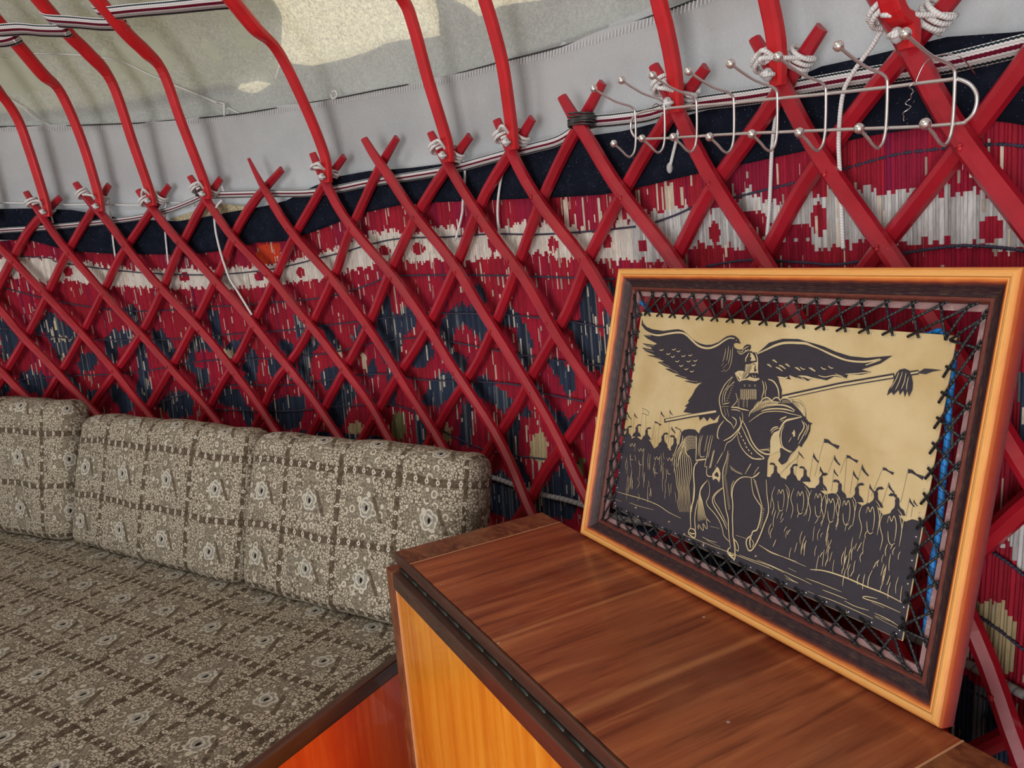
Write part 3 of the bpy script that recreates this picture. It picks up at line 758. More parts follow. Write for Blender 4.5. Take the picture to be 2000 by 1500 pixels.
for k, th, lb in ((-1, 83.6, 'bent red roof pole at the left edge, only its upper end in view'), (-2, 88.2, 'second bent red roof pole beyond the left edge, next to the one at the edge'), (10, 17.6, 'bent red roof pole just beyond the right edge')):
    o = add_pole(k, rad(th), None); o['label'] = lb
mb = MB(); mb.tube([polar(a, .50, 3.74) for a in np.linspace(0, 2*math.pi, 49)[:-1]], .035, 10, closed=True)
tag(mb.build('crown_ring', M_POLE, None, True), 'red wooden crown ring at the top of the roof', 'crown ring')

# ------------------------------------------------------------ white cord lashings that tie each pole to a lattice crossing
def radial(p): n = np.array([CX-p[0], CY-p[1], 0]); return n/np.linalg.norm(n)
def coil(axis_p, axis_d, r, turns, pitch, start=0., squash=1.):
    n = radial(axis_p); s = np.cross(axis_d, n); s /= np.linalg.norm(s); out = []
    for k in range(int(turns*14)+1):
        a = start+2*math.pi*k/14; out.append(axis_p+axis_d*pitch*(k/14-turns/2)+r*(math.cos(a)*n*squash+math.sin(a)*s))
    return out
def tip_dir(P, z):
    k = min(range(len(P)), key=lambda q: abs(P[q][2]-z)); k = max(1, min(len(P)-2, k)); d = P[k+1]-P[k-1]; return P[k], d/np.linalg.norm(d)
LASH = {0: (3, 1, 'white cord lashing at the leftmost pole foot', [(95, 398), (99, 415), (104, 436)]),
 1: (4, 2, 'white cord lashing at the second pole foot from the left', [(213, 385), (216, 420), (221, 470), (225, 500)]),
 2: (5, 3, 'white cord lashing at the third pole foot from the left', [(323, 388), (322, 440), (327, 500), (334, 560)]),
 3: (6, 4, 'white cord lashing just above the left wire binding', [(430, 362), (436, 372), (438, 378)]),
 4: (8, 6, 'loose white cord lashing at the pole foot above the middle cushions', None),
 5: (10, 8, 'knotted white cord lashing with a hanging tail, below the sunlit roof patch', [(898, 298), (906, 318), (908, 345), (904, 395), (902, 420), (890, 468)]),
 6: (11, 9, 'white cord lashing next left of the second wire binding', [(985, 330), (975, 372), (972, 420), (977, 470)]),
 7: (13, 11, 'white cord lashing behind the left hooks of the rack, with a short knotted tail', [(1366, 175), (1352, 200), (1334, 216), (1322, 270), (1308, 328)]),
 8: (14, 12, 'thick white cord lashing behind the middle hooks of the rack', [(1572, 128), (1565, 160), (1535, 185), (1517, 220), (1508, 290), (1503, 400), (1498, 462)]),
 9: (15, 13, 'thick white cord lashing at the upper right, above the last hook', [(1738, 48), (1700, 95), (1662, 148), (1645, 190), (1638, 270), (1641, 350), (1646, 470), (1648, 485)])}
for k, (fi, bj, lab, tail) in LASH.items():
    th, PP = poles[k]; z0 = PP[0][2]; cr_ = .0034
    pole_c = polar(th, 2.588, z0+.035)
    t = empty('cord_lashing', pole_c, 'white cord'+lab.split('white cord', 1)[1] if lab.startswith('white') else lab, 'lashing', 'white cord lashings on the lattice tips')
    t['label'] = lab
    mb = MB(); ra = .0185
    fz = rods['F', fi][-1][2]-.028; bz = rods['B', bj][-1][2]-.035
    a, ad = tip_dir(rods['F', fi], fz); b, bd = tip_dir(rods['B', bj], bz)
    nt_ = 2.6 if k != 4 else 1.7
    A = coil(a, ad, ra, nt_, .0085, .4); Bc = coil(b, bd, ra, nt_+.4, .0085, 2.2)
    mid = (a+b)/2; front = radial(pole_c)
    m1 = pole_c+front*.020+np.array([0, 0, .012]); m2 = pole_c+front*.020+np.array([0, 0, .002])
    path = A+spline([A[-1], (A[-1]+m1)/2+front*.008, m1, (m1+Bc[0])/2+front*.006, Bc[0]], 5)[1:-1]+Bc
    mb.tube([p-pole_c for p in path], cr_, 7)
    sx = [A[0], (A[0]+m2)/2+front*.009, m2, (m2+Bc[-1])/2+front*.006, Bc[-1]]
    if k in (7, 8, 9, 4): mb.tube([p-pole_c for p in spline(sx, 5)], cr_, 7)
    mb.build('wrap', M_CORD, t, True)
    kn = MB(); kc = pole_c+front*.014+np.array([0, 0, -.020])
    kn.ball(kc-pole_c, .008, 1.0, 1.0, 1.2, 10); kn.tube([p-pole_c for p in coil(kc, np.array([.3, .2, .9]), .0085, 1.2, .004)], .003, 6)
    kn.build('knot', M_CORD, t, True)
    if tail:
        q0 = R-.005 if k == 9 else R+.028
        tp = [oncyl(q[0], q[1], q0 if i_ < len(tail)-1 or k != 3 else q0) for i_, q in enumerate(tail)]
        tm = MB(); tm.tube([p-pole_c for p in spline([b+radial(b)*.0-np.array([0, 0, .01])]+tp, 6)], .0030, 7)
        if k == 7: tm.ball(tp[-1]-pole_c, .0065, .9, .9, 1.5, 10)
        tm.build('tail', M_CORD, t, True)
# long loose cord hanging in front of the lattice below the left wire binding
lc = [(434, 391), (424, 402), (419, 418), (421, 450), (430, 490), (440, 522), (450, 548), (462, 566), (478, 592), (492, 615)]
mb = MB(); mb.tube(spline([oncyl(q[0], q[1], R-.006) for q in lc], 6), .0034, 7)
tag(mb.build('loose_cord', M_CORD, None, True), 'long loose white cord hanging over the lattice right of the left wire binding', 'cord')

# wire bindings joining two lattice sections
for (fi, bj, zc_, lab) in ((6, 4, None, 'dark wire binding round the lattice crossing at the left end of the striped band'), (12, 10, None, 'dark wire binding round the lattice crossing left of the steel hook rack')):
    P1 = rods['F', fi]; P2 = rods['B', bj]
    k = min(range(12, 46), key=lambda q: math.hypot(P1[q][0]-P2[q][0], P1[q][1]-P2[q][1])); c0 = (P1[k]+P2[k])/2
    mb = MB(); n = radial(c0); s = np.cross([0, 0, 1.], n)
    for q in range(6):
        z = c0[2]+.0045*(q-2.5)+(-.006 if fi == 6 else -.020)
        mb.tube([np.array([c0[0], c0[1], z])-c0+s*.024*math.cos(a)+n*(.026*math.sin(a))+np.array([0, 0, .002*math.sin(a+q)]) for a in np.linspace(0, 2*math.pi, 25)[:-1]], .0021, 5, closed=True)
    o = mb.build('wire_binding', M_WIRE, None, True); o.location = c0; tag(o, lab, 'wire binding', 'wire bindings on the lattice')

# ------------------------------------------------------------ striped woven bands
def band_cyl(px, off, wid, label):
    P = spline([oncyl(q[0], q[1], R+off) for q in px], 10); mb = MB()
    mb.ribbon(P, [np.array([0, 0, 1.])]*len(P), wid, .0008)
    o = mb.build('woven_band', M_BAND, None, True); return tag(o, label, 'woven band', 'striped woven bands')
band_cyl([(-60, 462), (0, 451), (60, 447), (130, 441), (200, 434), (270, 425), (330, 410), (372, 394), (400, 381)], .026, .017, 'narrow striped white band at far left, just below the pole feet')
band_cyl([(410, 381), (440, 380), (520, 378), (600, 377), (660, 369), (720, 357), (800, 345), (860, 335), (900, 326), (980, 304), (1040, 289), (1090, 275), (1128, 250)], .026, .021, 'striped white band stretched between the two wire bindings')
band_cyl([(1135, 246), (1160, 238), (1200, 234), (1260, 226), (1310, 212), (1380, 200), (1460, 190), (1520, 180), (1560, 172), (1640, 158), (1740, 142), (1840, 126), (1920, 108), (2010, 86), (2100, 66)], .026, .024, 'striped white band running right from the second wire binding behind the steel hook rack')
def on_pole_surf(q, off):
    """ray meets the surface swept by the poles"""
    d = ray(*q)
    for s in np.arange(1., 4.5, .003):
        Pp = EYE+d*s
        if Pp[2] > 1.6:
            r = float(np.interp(Pp[2], [p[1] for p in PROF], [p[0] for p in PROF]))
            if math.hypot(Pp[0]-CX, Pp[1]-CY) >= r-off: return Pp
segs = [[(458, -2), (448, 3), (400, 8), (330, 15), (260, 21), (200, 27), (188, 24)], [(246, 40), (236, 46), (200, 48), (150, 44), (98, 40), (86, 32)], [(134, 54), (124, 60), (80, 60), (40, 57), (-10, 60), (-30, 58)], [(36, 68), (26, 74), (10, 79), (-10, 81), (-60, 80)]]
mb = MB()
for sgm in segs:
    offs = [-.012]+[.034]*(len(sgm)-2)+[-.01]
    P = spline([on_pole_surf(q, o_) for q, o_ in zip(sgm, offs)], 8)
    W = []
    for p in P:
        n = radial(p); W.append(np.array([-n[0]*-.75, -n[1]*-.75, 1.])*1.0)
    W = [np.array([radial(p)[0]*.75, radial(p)[1]*.75, .7]) for p in P]
    mb.ribbon(P, W, .036, .0008)
tag(mb.build('woven_band', M_BAND, None, True), 'striped white band woven round the upper roof poles at the top left', 'woven band', 'striped woven bands')

# ------------------------------------------------------------ steel hook rack
Pa = oncyl(1790, 165, R-.05); Pb = oncyl(1320, 208, R-.05)
hd = Pb-Pa; hd[2] = 0; hd /= np.linalg.norm(hd); hn = np.array([-hd[1], hd[0], 0.])
if (EYE-Pa)@hn < 0: hn = -hn
def hp(q): return onplane(q, Pa, hn)
rack = empty('hook_rack', Pa, 'long brushed steel wire rack with eight double ball-tipped hooks tied to the lattice', 'hook rack')
top_w = [hp(q) for q in [(1300, 212), (1363, 206), (1436, 201), (1521, 192), (1616, 183), (1736, 170), (1790, 163), (1850, 156), (1868, 154), (1892, 163), (1906, 180), (1908, 200), (1901, 222), (1886, 237), (1874, 241), (1800, 247), (1700, 251), (1620, 254), (1521, 258), (1430, 262), (1363, 266), (1300, 270), (1258, 271), (1241, 268), (1233, 255), (1233, 238), (1241, 225), (1262, 217)]]
mb = MB(); mb.tube([p-Pa for p in spline(top_w+[top_w[0]], 5)[:-1]], .0021, 8, closed=True); mb.build('wire_rail', M_STEEL, rack, True)
hook_sh = [(.084, .0425), (.067, .0335), (.045, .0235), (.028, .0185), (.012, .0145), (.004, .009), (.0025, 0), (.003, -.028), (.005, -.050), (.009, -.062), (.017, -.0685), (.025, -.066), (.035, -.0575), (.050, -.046)]
for (x, y) in ((1243, 225), (1300, 212), (1363, 206), (1436, 202), (1521, 192), (1616, 184), (1736, 170), (1868, 154)):
    b = hp((x, y)); hp_pts = [b+hn*a+np.array([0, 0, c]) for a, c in hook_sh]
    mb = MB(); mb.tube([p-Pa for p in spline(hp_pts, 5)], .0019, 8); ho = mb.build('hook', M_STEEL, rack, True)
    for e in (hp_pts[0], hp_pts[-1]):
        bb = MB(); bb.ball(e-Pa, .0062, n=16); bb.build('ball_tip', M_CHROME, ho, True)
mb = MB()
c0 = hp((1792, 163)); mb.tube([p-Pa for p in spline([c0+hn*.004, c0+hd*-.012+np.array([0, 0, .022]), c0+hd*-.045+np.array([0, 0, .020]), c0+hd*-.048-hn*.03], 6)], .0007, 5)
mb.build('tie_wire', M_THINWIRE, rack, True); mb = MB(); tw = [c0+hn*(.006+.003*math.sin(k*2.1))+hd*(.003*math.sin(k*1.3)+.001*k)+np.array([0, 0, -.003*k]) for k in range(14)]
mb.tube([p-Pa for p in spline(tw, 4)], .0007, 5)
mb.build('tie_wire', M_THINWIRE, rack, True); mb = MB(); c1 = hp((1273, 210)); mb.tube([p-Pa for p in spline([c1, c1-hn*.01+np.array([0, 0, .006]), c1-hn*.03, c1-hd*.03-hn*.02+np.array([0, 0, .03])], 6)], .0007, 5)
mb.build('tie_wire', M_THINWIRE, rack, True)
# ------------------------------------------------------------ patterned fabric
def fabric(cu, cv, ou, ov, seed=0.):
    """(ou, ov) = a rose centre in metres of UV; (cu, cv) = repeat"""
    def f():
        u, v, _ = coords('UV')
        a = ((u-ou)/cu+.5).fract()-.5; b = ((v-ov)/cv+.5).fract()-.5; x = a*cu; y = b*cv
        vec = comb(u, v, seed)
        wv = noise(vec, 260, 2)
        # small net of pale cells on an olive ground
        e = voro(vec, 135, 'DISTANCE_TO_EDGE', .75); net = e.ss(.045, .13)
        # curls: pale broken rings in a cross round each rose
        cell = voro(comb(u, v, seed+3.1), 44, 'F1', .5); ring = ((cell-.30).abs()).lt(.075); gate = noise(vec, 60, 1).gt(.43); ring = ring*gate
        ring2 = ((cell-.02).abs()).lt(.07)
        armv = x.abs().lt(.022)*y.abs().gt(.012); armh = y.abs().lt(.026)*x.abs().gt(.020)*x.abs().lt(.062)
        arm = armv.max(armh); arm = arm*noise(vec, 30, 1).gt(.30)
        # rose
        xr = x*(1/1.18); yr = y*(1/1.18); r = (xr*xr+yr*yr).sqrt(); th = X.m('ARCTAN2', y, x)
        lobes = (th*2.5+.6).sin().abs()*.0045
        outer = (r-lobes*1.-.0135).abs().lt(.0019); rim2 = ((xr+.002)*(xr+.002)+(yr-.001)*(yr-.001)).sqrt()
        inner = (rim2-(th*1.5+1.).sin().abs()*.002-.0080).abs().lt(.0016)
        body = r.lt(.0165); hole = (((x-.001)/.0036)*((x-.001)/.0036)+((y)/.0058)*(y/.0058)).lt(1.)
        leaf = (((x-.028)+(y-.010)*.5).abs().lt(.0055))*((y).abs().lt(.026))*r.gt(.017)
        # beads and brown dashes on the grid lines
        yb = (b.abs()-.5).abs()*cv; xb = (a.abs()-.5).abs()*cu
        pu = ((u-ou)/(cu/6)).fract()-.5; pv = ((v-ov)/(cv/4.)+.5).fract()-.5
        br = ((pu*(cu/6))*(pu*(cu/6))+yb*yb).sqrt(); bead_h = (br-.0037).abs().lt(.0013); bhole = br.lt(.0013)
        bq = ((pv*(cv/4))*(pv*(cv/4))+xb*xb).sqrt(); bead_v = (bq-.0034).abs().lt(.0012)*b.abs().lt(.46); vhole = bq.lt(.0012)
        dn = noise(vec, 70, 2); ed = (dn-.5)*.008; dh = (yb+ed).ss(.0100, .0070)*pu.abs().gt(.12)*dn.gt(.34); dv = (xb+ed).ss(.0090, .0062)*pv.abs().gt(.09)*noise(comb(u, v, seed+9.), 60, 2).gt(.40)
        ground = xmix(wv.ss(.3, .7), (.090, .070, .048), (.150, .120, .085)); pale = xmix(wv.ss(.3, .75), (.42, .365, .28), (.58, .51, .40))
        c = xmix(net*.92, ground, pale)
        c = xmix(arm*.62, c, xmix(wv.ss(.3, .7), (.14, .115, .082), (.20, .17, .125))); c = xmix(arm*ring, c, (.55, .49, .39))
        brown = xmix(dn.ss(.4, .6), (.062, .042, .026), (.110, .080, .052))
        c = xmix(dh*.92, c, brown); c = xmix(dv*.92, c, brown); c = xmix(leaf*.8, c, brown)
        c = xmix(bead_h.max(bead_v), c, (.58, .53, .44)); c = xmix(bhole.max(vhole), c, (.035, .028, .02))
        c = xmix(body*.85, c, (.27, .25, .21)); c = xmix(outer.max(inner)*noise(vec, 120, 1).ss(.25, .5), c, (.55, .51, .43)); c = xmix(hole, c, (.012, .012, .012))
        hgt = net*.5+arm*ring*.5+outer*.8+inner*.8+bead_h*.4-hole-dh*.3
        return dict(color=c, bump=hgt, dist=.0012, str=.6)
    return f
def cushion_mesh(name, W, H, T, r, mat, parent=None, puff=.012, pv=None, nx=34, ny=8, nz=22, pit=False):
    """rounded slab, x 0..W, y 0..T, z 0..H, UV in metres unrolled from the front face (or top for a mattress)"""
    V = []; Fc = []; UV = []
    hx, hy, hz = W/2, T/2, H/2; r = min(r, hy*.98, hz*.98)
    def warp(p):
        x, y, z = p; ix = max(-(hx-r), min(hx-r, x)); iy = max(-(hy-r), min(hy-r, y)); iz = max(-(hz-r), min(hz-r, z))
        d = np.array([x-ix, y-iy, z-iz]); L = np.linalg.norm(d)
        q = np.array([ix, iy, iz])+(d/L*r if L > 1e-9 else 0)
        bx = 1-(q[0]/hx)**2; by = 1-(q[1]/hy)**2; bz = 1-(q[2]/hz)**2
        if pit: q[2] += puff*(bx*by)**.5*(1 if q[2] > 0 else 0)
        else:
            q[1] += (-1 if q[1] < 0 else 1)*puff*(max(0, bx)*max(0, bz))**.4*min(1, abs(q[1])/hy)
            q[2] += (.6*puff*max(0, bx)**.5*(1 if q[2] > 0 else 0))*min(1, abs(q[2])/hz)
        q[2] += .0025*math.sin(q[0]*19+q[1]*7)+.0015*math.sin(q[0]*43); q[1] += .0022*math.sin(q[0]*23+q[2]*17)
        return q
    def grid(fn, na, nb, uvf):
        base = len(V); Pp = []
        for i in range(na+1):
            for j in range(nb+1):
                p = fn(i/na, j/nb); V.append(warp(p)); Pp.append(uvf(*p))
        for i in range(na):
            for j in range(nb):
                q = [i*(nb+1)+j, (i+1)*(nb+1)+j, (i+1)*(nb+1)+j+1, i*(nb+1)+j+1]; Fc.append([base+k for k in q]); UV.extend([Pp[k] for k in q])
    def ease(t): return t-.08*math.sin(2*math.pi*t)      # denser near the edges
    S = lambda t, h: -h+2*h*ease(t)
    if not pit:
        uvF = lambda x, y, z: (x+hx, z+hz); uvT = lambda x, y, z: (x+hx, H+(y+hy)); uvR = lambda x, y, z: (W+(y+hy), z+hz); uvL = lambda x, y, z: (-(y+hy), z+hz)
        uvB = lambda x, y, z: (x+hx, H+T+(hz-z)); uvU = lambda x, y, z: (x+hx, -(y+hy))
    else:
        uvT = lambda x, y, z: (x+hx, y+hy); uvF = lambda x, y, z: (x+hx, z-hz); uvR = lambda x, y, z: (W+(hz-z), y+hy); uvL = lambda x, y, z: (z-hz, y+hy); uvB = lambda x, y, z: (x+hx, T+(hz-z)); uvU = uvT
    grid(lambda a, b: (S(a, hx), -hy, S(b, hz)), nx, nz, uvF)
    grid(lambda a, b: (S(1-a, hx), hy, S(b, hz)), nx, nz, uvB)
    grid(lambda a, b: (S(a, hx), S(b, hy), hz), nx, ny, uvT)
    grid(lambda a, b: (S(a, hx), S(1-b, hy), -hz), nx, ny, uvU)
    grid(lambda a, b: (hx, S(a, hy), S(b, hz)), ny, nz, uvR)
    grid(lambda a, b: (-hx, S(1-a, hy), S(b, hz)), ny, nz, uvL)
    V = [v+np.array([hx, hy, hz]) for v in V]
    o = mesh(name, V, Fc, mat, parent, True, UV)
    bm = bmesh.new(); bm.from_mesh(o.data); bmesh.ops.remove_doubles(bm, verts=bm.verts, dist=1e-5); bm.to_mesh(o.data); bm.free()
    for p in o.data.polygons: p.use_smooth = True
    return o
def fit_inside(o, rmax=2.572, zmin=None):
    """soft things give way to the round wall and to what they rest on"""
    bpy.context.view_layer.update(); mw = o.matrix_world; inv = mw.inverted()
    for v in o.data.vertices:
        p = mw @ v.co; d = math.hypot(p.x-CX, p.y-CY); ch = False
        if d > rmax: k = rmax/d; p.x = CX+(p.x-CX)*k; p.y = CY+(p.y-CY)*k; ch = True
        if zmin is not None and p.z < zmin: p.z = zmin; ch = True
        if ch: v.co = inv @ p
ZS = CZ-.80                                            # top of the mattress
_a = onz(140, 1070, ZS); SB = onz(460, 1155, ZS); _c = onz(775, 1240, ZS)
SU = (_c-_a)/np.linalg.norm(_c-_a); SV = np.array([-SU[1], SU[0], 0.])
def frame_mat(O, ex, ey):
    ez = np.cross(ex, ey); m = Matrix.Identity(4)
    for i in range(3): m[i][0] = ex[i]; m[i][1] = ey[i]; m[i][2] = ez[i]; m[i][3] = O[i]
    return m
K = .80/.83
def cushion(name, u0, u1, H, T, lean, yaw, mat, label, v0=0., z0=.006, r=.04, puff=.012):
    ex = SU*math.cos(yaw)+SV*math.sin(yaw); ey0 = -SU*math.sin(yaw)+SV*math.cos(yaw)
    ez = np.array([0, 0, math.cos(lean)])+ey0*math.sin(lean); ey = ey0*math.cos(lean)-np.array([0, 0, math.sin(lean)])
    W = abs(u1-u0); O = SB+SU*u0+SV*v0
    if yaw: O = SB+SU*u1+SV*v0-ex*W
    # lower rear edge dips when leaning: lift so that it just rests
    O = O+np.array([0, 0, z0+T*math.sin(lean)*.0])
    t = empty(name, tuple(O), mat=frame_mat(O, ex, ey)); tag(t, label, 'cushion', 'patterned back cushions on the daybed')
    fit_inside(cushion_mesh('cover', W, H, T, r, mat, t, puff), 2.57, ZS+.0055)
    pm = MB(); hx = W; zz = .018
    e = .006
    for yy in (e,):
        pm.tube([(e+.012, yy+.012, zz), (e, yy+.02, H/2), (e+.012, yy+.014, H-zz)], .0025, 6)
        pm.tube([(W-e-.012, yy+.012, zz), (W-e, yy+.02, H/2), (W-e-.012, yy+.014, H-zz)], .0025, 6)
    return t
lean = math.atan(.105/.37)
fab3 = material('rose_jacquard_right', fabric(.1716, .1540, .0694, .0900, 1.), rough=.92, spec=.15)
fab2 = material('rose_jacquard_middle', fabric(.1980, .1560, .0775, .0800, 2.), rough=.92, spec=.15)
fab1 = material('rose_jacquard_left', fabric(.2150, .1560, .1200, .0950, 3.), rough=.92, spec=.15)
fabS = material('rose_jacquard_seat', fabric(.1735, .1450, .1012+1.8, -.145+1.35, 4.), rough=.92, spec=.15)
HC = .385*K
cushion('back_cushion', 0.003, .705*K, HC+.014, .105, lean, 0, fab3, 'patterned back cushion at the right end, partly behind the wooden cabinet')
cushion('back_cushion', -.80*K, -.003, HC+.020, .105, lean, 0, fab2, 'patterned back cushion in the middle of the row')
cushion('back_cushion', -1.52, -.806*K, HC+.055, .11, rad(10), rad(-7)*-1, fab1, 'patterned back cushion at the left end, cut by the picture edge', v0=-.002)
# mattress: top at ZS, from the wall side forward
mx0, mx1, my0, my1 = -1.8, .585*K, -1.35, .13
O = SB+SU*mx0+SV*my0-np.array([0, 0, .14])
t = empty('mattress', mat=frame_mat(O, SU, SV)); tag(t, 'wide mattress covered in the same rose patterned fabric, below the back cushions', 'mattress')
fit_inside(cushion_mesh('cover', mx1-mx0, .14, my1-my0, .022, fabS, t, .004, pit=True, nx=60, ny=40, nz=6))
# daybed body
M_ORANGE = material('orange_veneer', wood((.78, .085, .008), (.60, .045, .006), (.88, .15, .02), 'z', 9., .25, 16), rough=.33, spec=.5, coat=.3)
M_DARKW = material('dark_walnut', wood((.065, .020, .012), (.022, .008, .006), (.13, .045, .024), 'y', 9., .3, 10), rough=.35, spec=.5, coat=.25)
M_DARKWX = material('dark_walnut_front', wood((.075, .030, .020), (.026, .012, .010), (.13, .055, .034), 'x', 9., .3, 10), rough=.35, spec=.5, coat=.25)
O = SB-np.array([0, 0, ZS]); t = empty('daybed', mat=frame_mat(O, SU, SV)); tag(t, 'wooden daybed with a glossy orange end panel under a dark rail, below the mattress', 'daybed')
xe = .598*K+.008
mb = MB(); mb.box((xe-.019, my0, ZS-.030), (xe, .13, ZS+.002), .004); mb.build('top_rail', M_DARKW, t)
mb = MB(); mb.box((xe-.016, my0+.03, .07), (xe-.003, .11, ZS-.030), .001); mb.build('end_panel', M_ORANGE, t)
mb = MB(); mb.box((mx0, .10, .07), (xe-.032, .128, ZS-.12), .002); fit_inside(mb.build('back_panel', M_DARKWX, t))
mb = MB(); mb.box((mx0, my0, .07), (xe-.032, my0+.028, ZS-.01), .002); mb.build('front_panel', M_ORANGE, t)
mb = MB(); mb.box((mx0, my0+.03, ZS-.17), (xe-.032, .098, ZS-.142), .0); fit_inside(mb.build('base_board', M_DARKWX, t))
for x in (mx0+.55, xe-.08):
    for y in (my0+.03, .05):
        mb = MB(); mb.box((x, y, 0), (x+.05, y+.05, .07), .004); mb.build('leg', M_DARKW, t)

# ------------------------------------------------------------ wooden cabinet
ZT = CZ-.52; CE = onz(1130, 1042, ZT); CF = onz(1832, 1425, ZT)
CL = (CF-CE)/np.linalg.norm(CF-CE); CW = np.array([-CL[1], CL[0], 0.]); CW = CW if CW[1] > 0 else -CW
def f_top():
    x, y, z = coords(); v = comb(x, y*.07, z); a = noise(v, 10, 3, .55, .25); b = noise(v, 60, 3, .6, .2); f2 = noise(v, 260, 2, .7); q = noise(comb(x, y, z), 7, 3, .6)
    c = xmix(a.ss(.33, .66), (.21, .048, .020), (.40, .115, .044)); c = xmix(b.ss(.50, .72)*.55, c, (.56, .20, .078)); c = xmix(b.ss(.50, .32)*.65, c, (.12, .026, .012))
    c = xmix(q.ss(.55, .75)*.25, c, (.34, .14, .07)); c = xmix(f2.ss(.55, .75)*.25, c, (.12, .035, .018))
    for lx, wd in ((.238, .007), (.434, .010)):          # lighter veneer joints across the top
        c = xmix((x-lx-(noise(v, 4, 1)-.5)*.01).abs().ss(wd, 0.)*.55, c, (.60, .24, .095))
    d = voro(comb(x, y, z), 26); sp = d.lt(.055)*noise(comb(x, y, z), 9, 1).gt(.56); c = xmix(sp*.7, c, (.55, .50, .44))
    return dict(color=c, rough=noise(comb(x, y, z), 9, 3).ss(.2, .9)*.14+.22, bump=f2*.4+b*.3, dist=.0003, str=.3)
M_TOP = material('red_brown_veneer_top', f_top, spec=.36, coat=.06)
M_STRIPV = material('burl_veneer_strip', wood((.22, .075, .030), (.10, .030, .014), (.40, .165, .060), 'x', 16., .6, 1.6), rough=.33, coat=.2)
M_INLAY = material('pale_inlay', lambda: (.62, .33, .17), rough=.4)
M_YELLOW = material('honey_veneer', wood((.74, .26, .020), (.58, .160, .010), (.88, .42, .055), 'z', 8., .45, 20), rough=.30, spec=.5, coat=.3)
M_POST = material('brown_post_wood', wood((.20, .058, .022), (.075, .020, .010), (.34, .12, .045), 'z', 15., .5, 3), rough=.35, coat=.2)
M_HINGE = material('dark_patinated_hinge', lambda: xmix(noise(comb(*coords()), 60, 3), (.012, .014, .013), (.05, .058, .05)), rough=.42, metal=.6)
cab = empty('cabinet', mat=frame_mat(CE-np.array([0, 0, ZT]), CL, CW)); tag(cab, 'wooden cabinet with a red-brown lid and honey-coloured front, carrying the framed picture', 'cabinet')
l0, l1, s0, s1 = -.135, .757, -.067, .6865; yf = -.290
mb = MB(); mb.box((s0, yf+.002, ZT-.020), (s1, .004, ZT), .0008); lid = mb.build('lid', M_TOP, cab)
for a, b in ((l0, s0-.0022), (s1+.0022, l1)):
    mb = MB(); mb.box((a, yf, ZT-.020), (b, .004, ZT), .0012); mb.build('lid_strip', M_STRIPV, cab)
for a in (s0-.0022, s1):
    mb = MB(); mb.box((a, yf, ZT-.018), (a+.0022, .004, ZT+.0002)); mb.build('inlay_line', M_INLAY, cab)
mb = MB(); mb.box((l0, yf-.004, ZT-.020), (l1, yf, ZT+.0004), .0012); mb.build('lid_edge', M_DARKWX, cab)
mb = MB()
for k in range(21):
    x = l0+.03+k*.041; mb.tube([(x, yf-.0055, ZT-.0215), (x+.039, yf-.0055, ZT-.0215)], .0026, 10)
mb.build('piano_hinge', M_HINGE, cab, True)
zb = ZT-.026
mb = MB(); mb.box((l0+.0265, yf-.020, zb-.028), (l1-.0265, yf+.006, zb), .0015); mb.build('front_rail', M_DARKWX, cab)
mb = MB(); mb.box((l0-.006, yf-.0205, .0), (l0+.026, yf+.02, zb+.0005), .002); mb.build('post', M_POST, cab)
mb = MB(); mb.box((l1-.026, yf-.0205, .0), (l1+.006, yf+.02, zb+.0005), .002); mb.build('post', M_POST, cab)
mb = MB(); mb.box((l0+.0285, yf-.0150, .06), (l1-.0285, yf-.002, zb-.0285), .0005); mb.build('front_panel', M_YELLOW, cab)
mb = MB(); mb.box((l0+.0262, yf-.0172, .05), (l0+.0284, yf, zb-.0287)); mb.build('inlay_line', M_INLAY, cab); mb = MB(); mb.box((l1-.0284, yf-.0172, .05), (l1-.0262, yf, zb-.0287)); mb.build('inlay_line', M_INLAY, cab)
mb = MB(); mb.box((l0, yf+.0205, .03), (l0+.018, .0, zb), .0); mb.build('side_panel', M_POST, cab)
mb = MB(); mb.box((l1-.018, yf+.0205, .03), (l1, .0, zb), .0); mb.build('side_panel', M_POST, cab)
mb = MB(); mb.box((l0+.019, -.012, .03), (l1-.019, .0, zb), .0); mb.build('back_panel', M_POST, cab)
mb = MB(); mb.box((l0+.027, yf, .0), (l1-.027, yf+.018, .058), .0); mb.build('plinth', M_DARKWX, cab)
# ------------------------------------------------------------ framed leather picture leaning on the lattice
FE = onz(1130, 1042, ZT+.0064); FF = onz(1832, 1425, ZT+.0064); FL = (FF-FE)/np.linalg.norm(FF-FE); FWID = float(np.linalg.norm(FF-FE))
_t = onplane((1205, 523), FE, FL); FU = (_t-FE); FH = float(np.linalg.norm(FU)); FU = FU/FH; FN = np.cross(FL, FU)
pic = empty('framed_picture', mat=frame_mat(FE, FL, FU)); tag(pic, 'wooden framed leather picture of a mounted warrior and eagle, standing on the cabinet', 'picture')
def fl(q, off=0.):
    Xp = onplane(q, FE+FN*off, FN)-FE; return float(Xp@FL), float(Xp@FU)
PR = [(0, -.026), (0, -.007), (.0012, -.0025), (.004, -.0005), (.007, 0), (.0095, -.0012), (.0105, -.0026), (.0125, -.0024), (.0145, -.0042), (.018, -.0085), (.022, -.0130), (.026, -.0158), (.029, -.0165), (.0300, -.0150), (.033, -.0148), (.0345, -.0165), (.036, -.018), (.036, -.026)]
PL = [0]
for a, b in zip(PR, PR[1:]): PL.append(PL[-1]+math.hypot(a[0]-b[0], a[1]-b[1]))
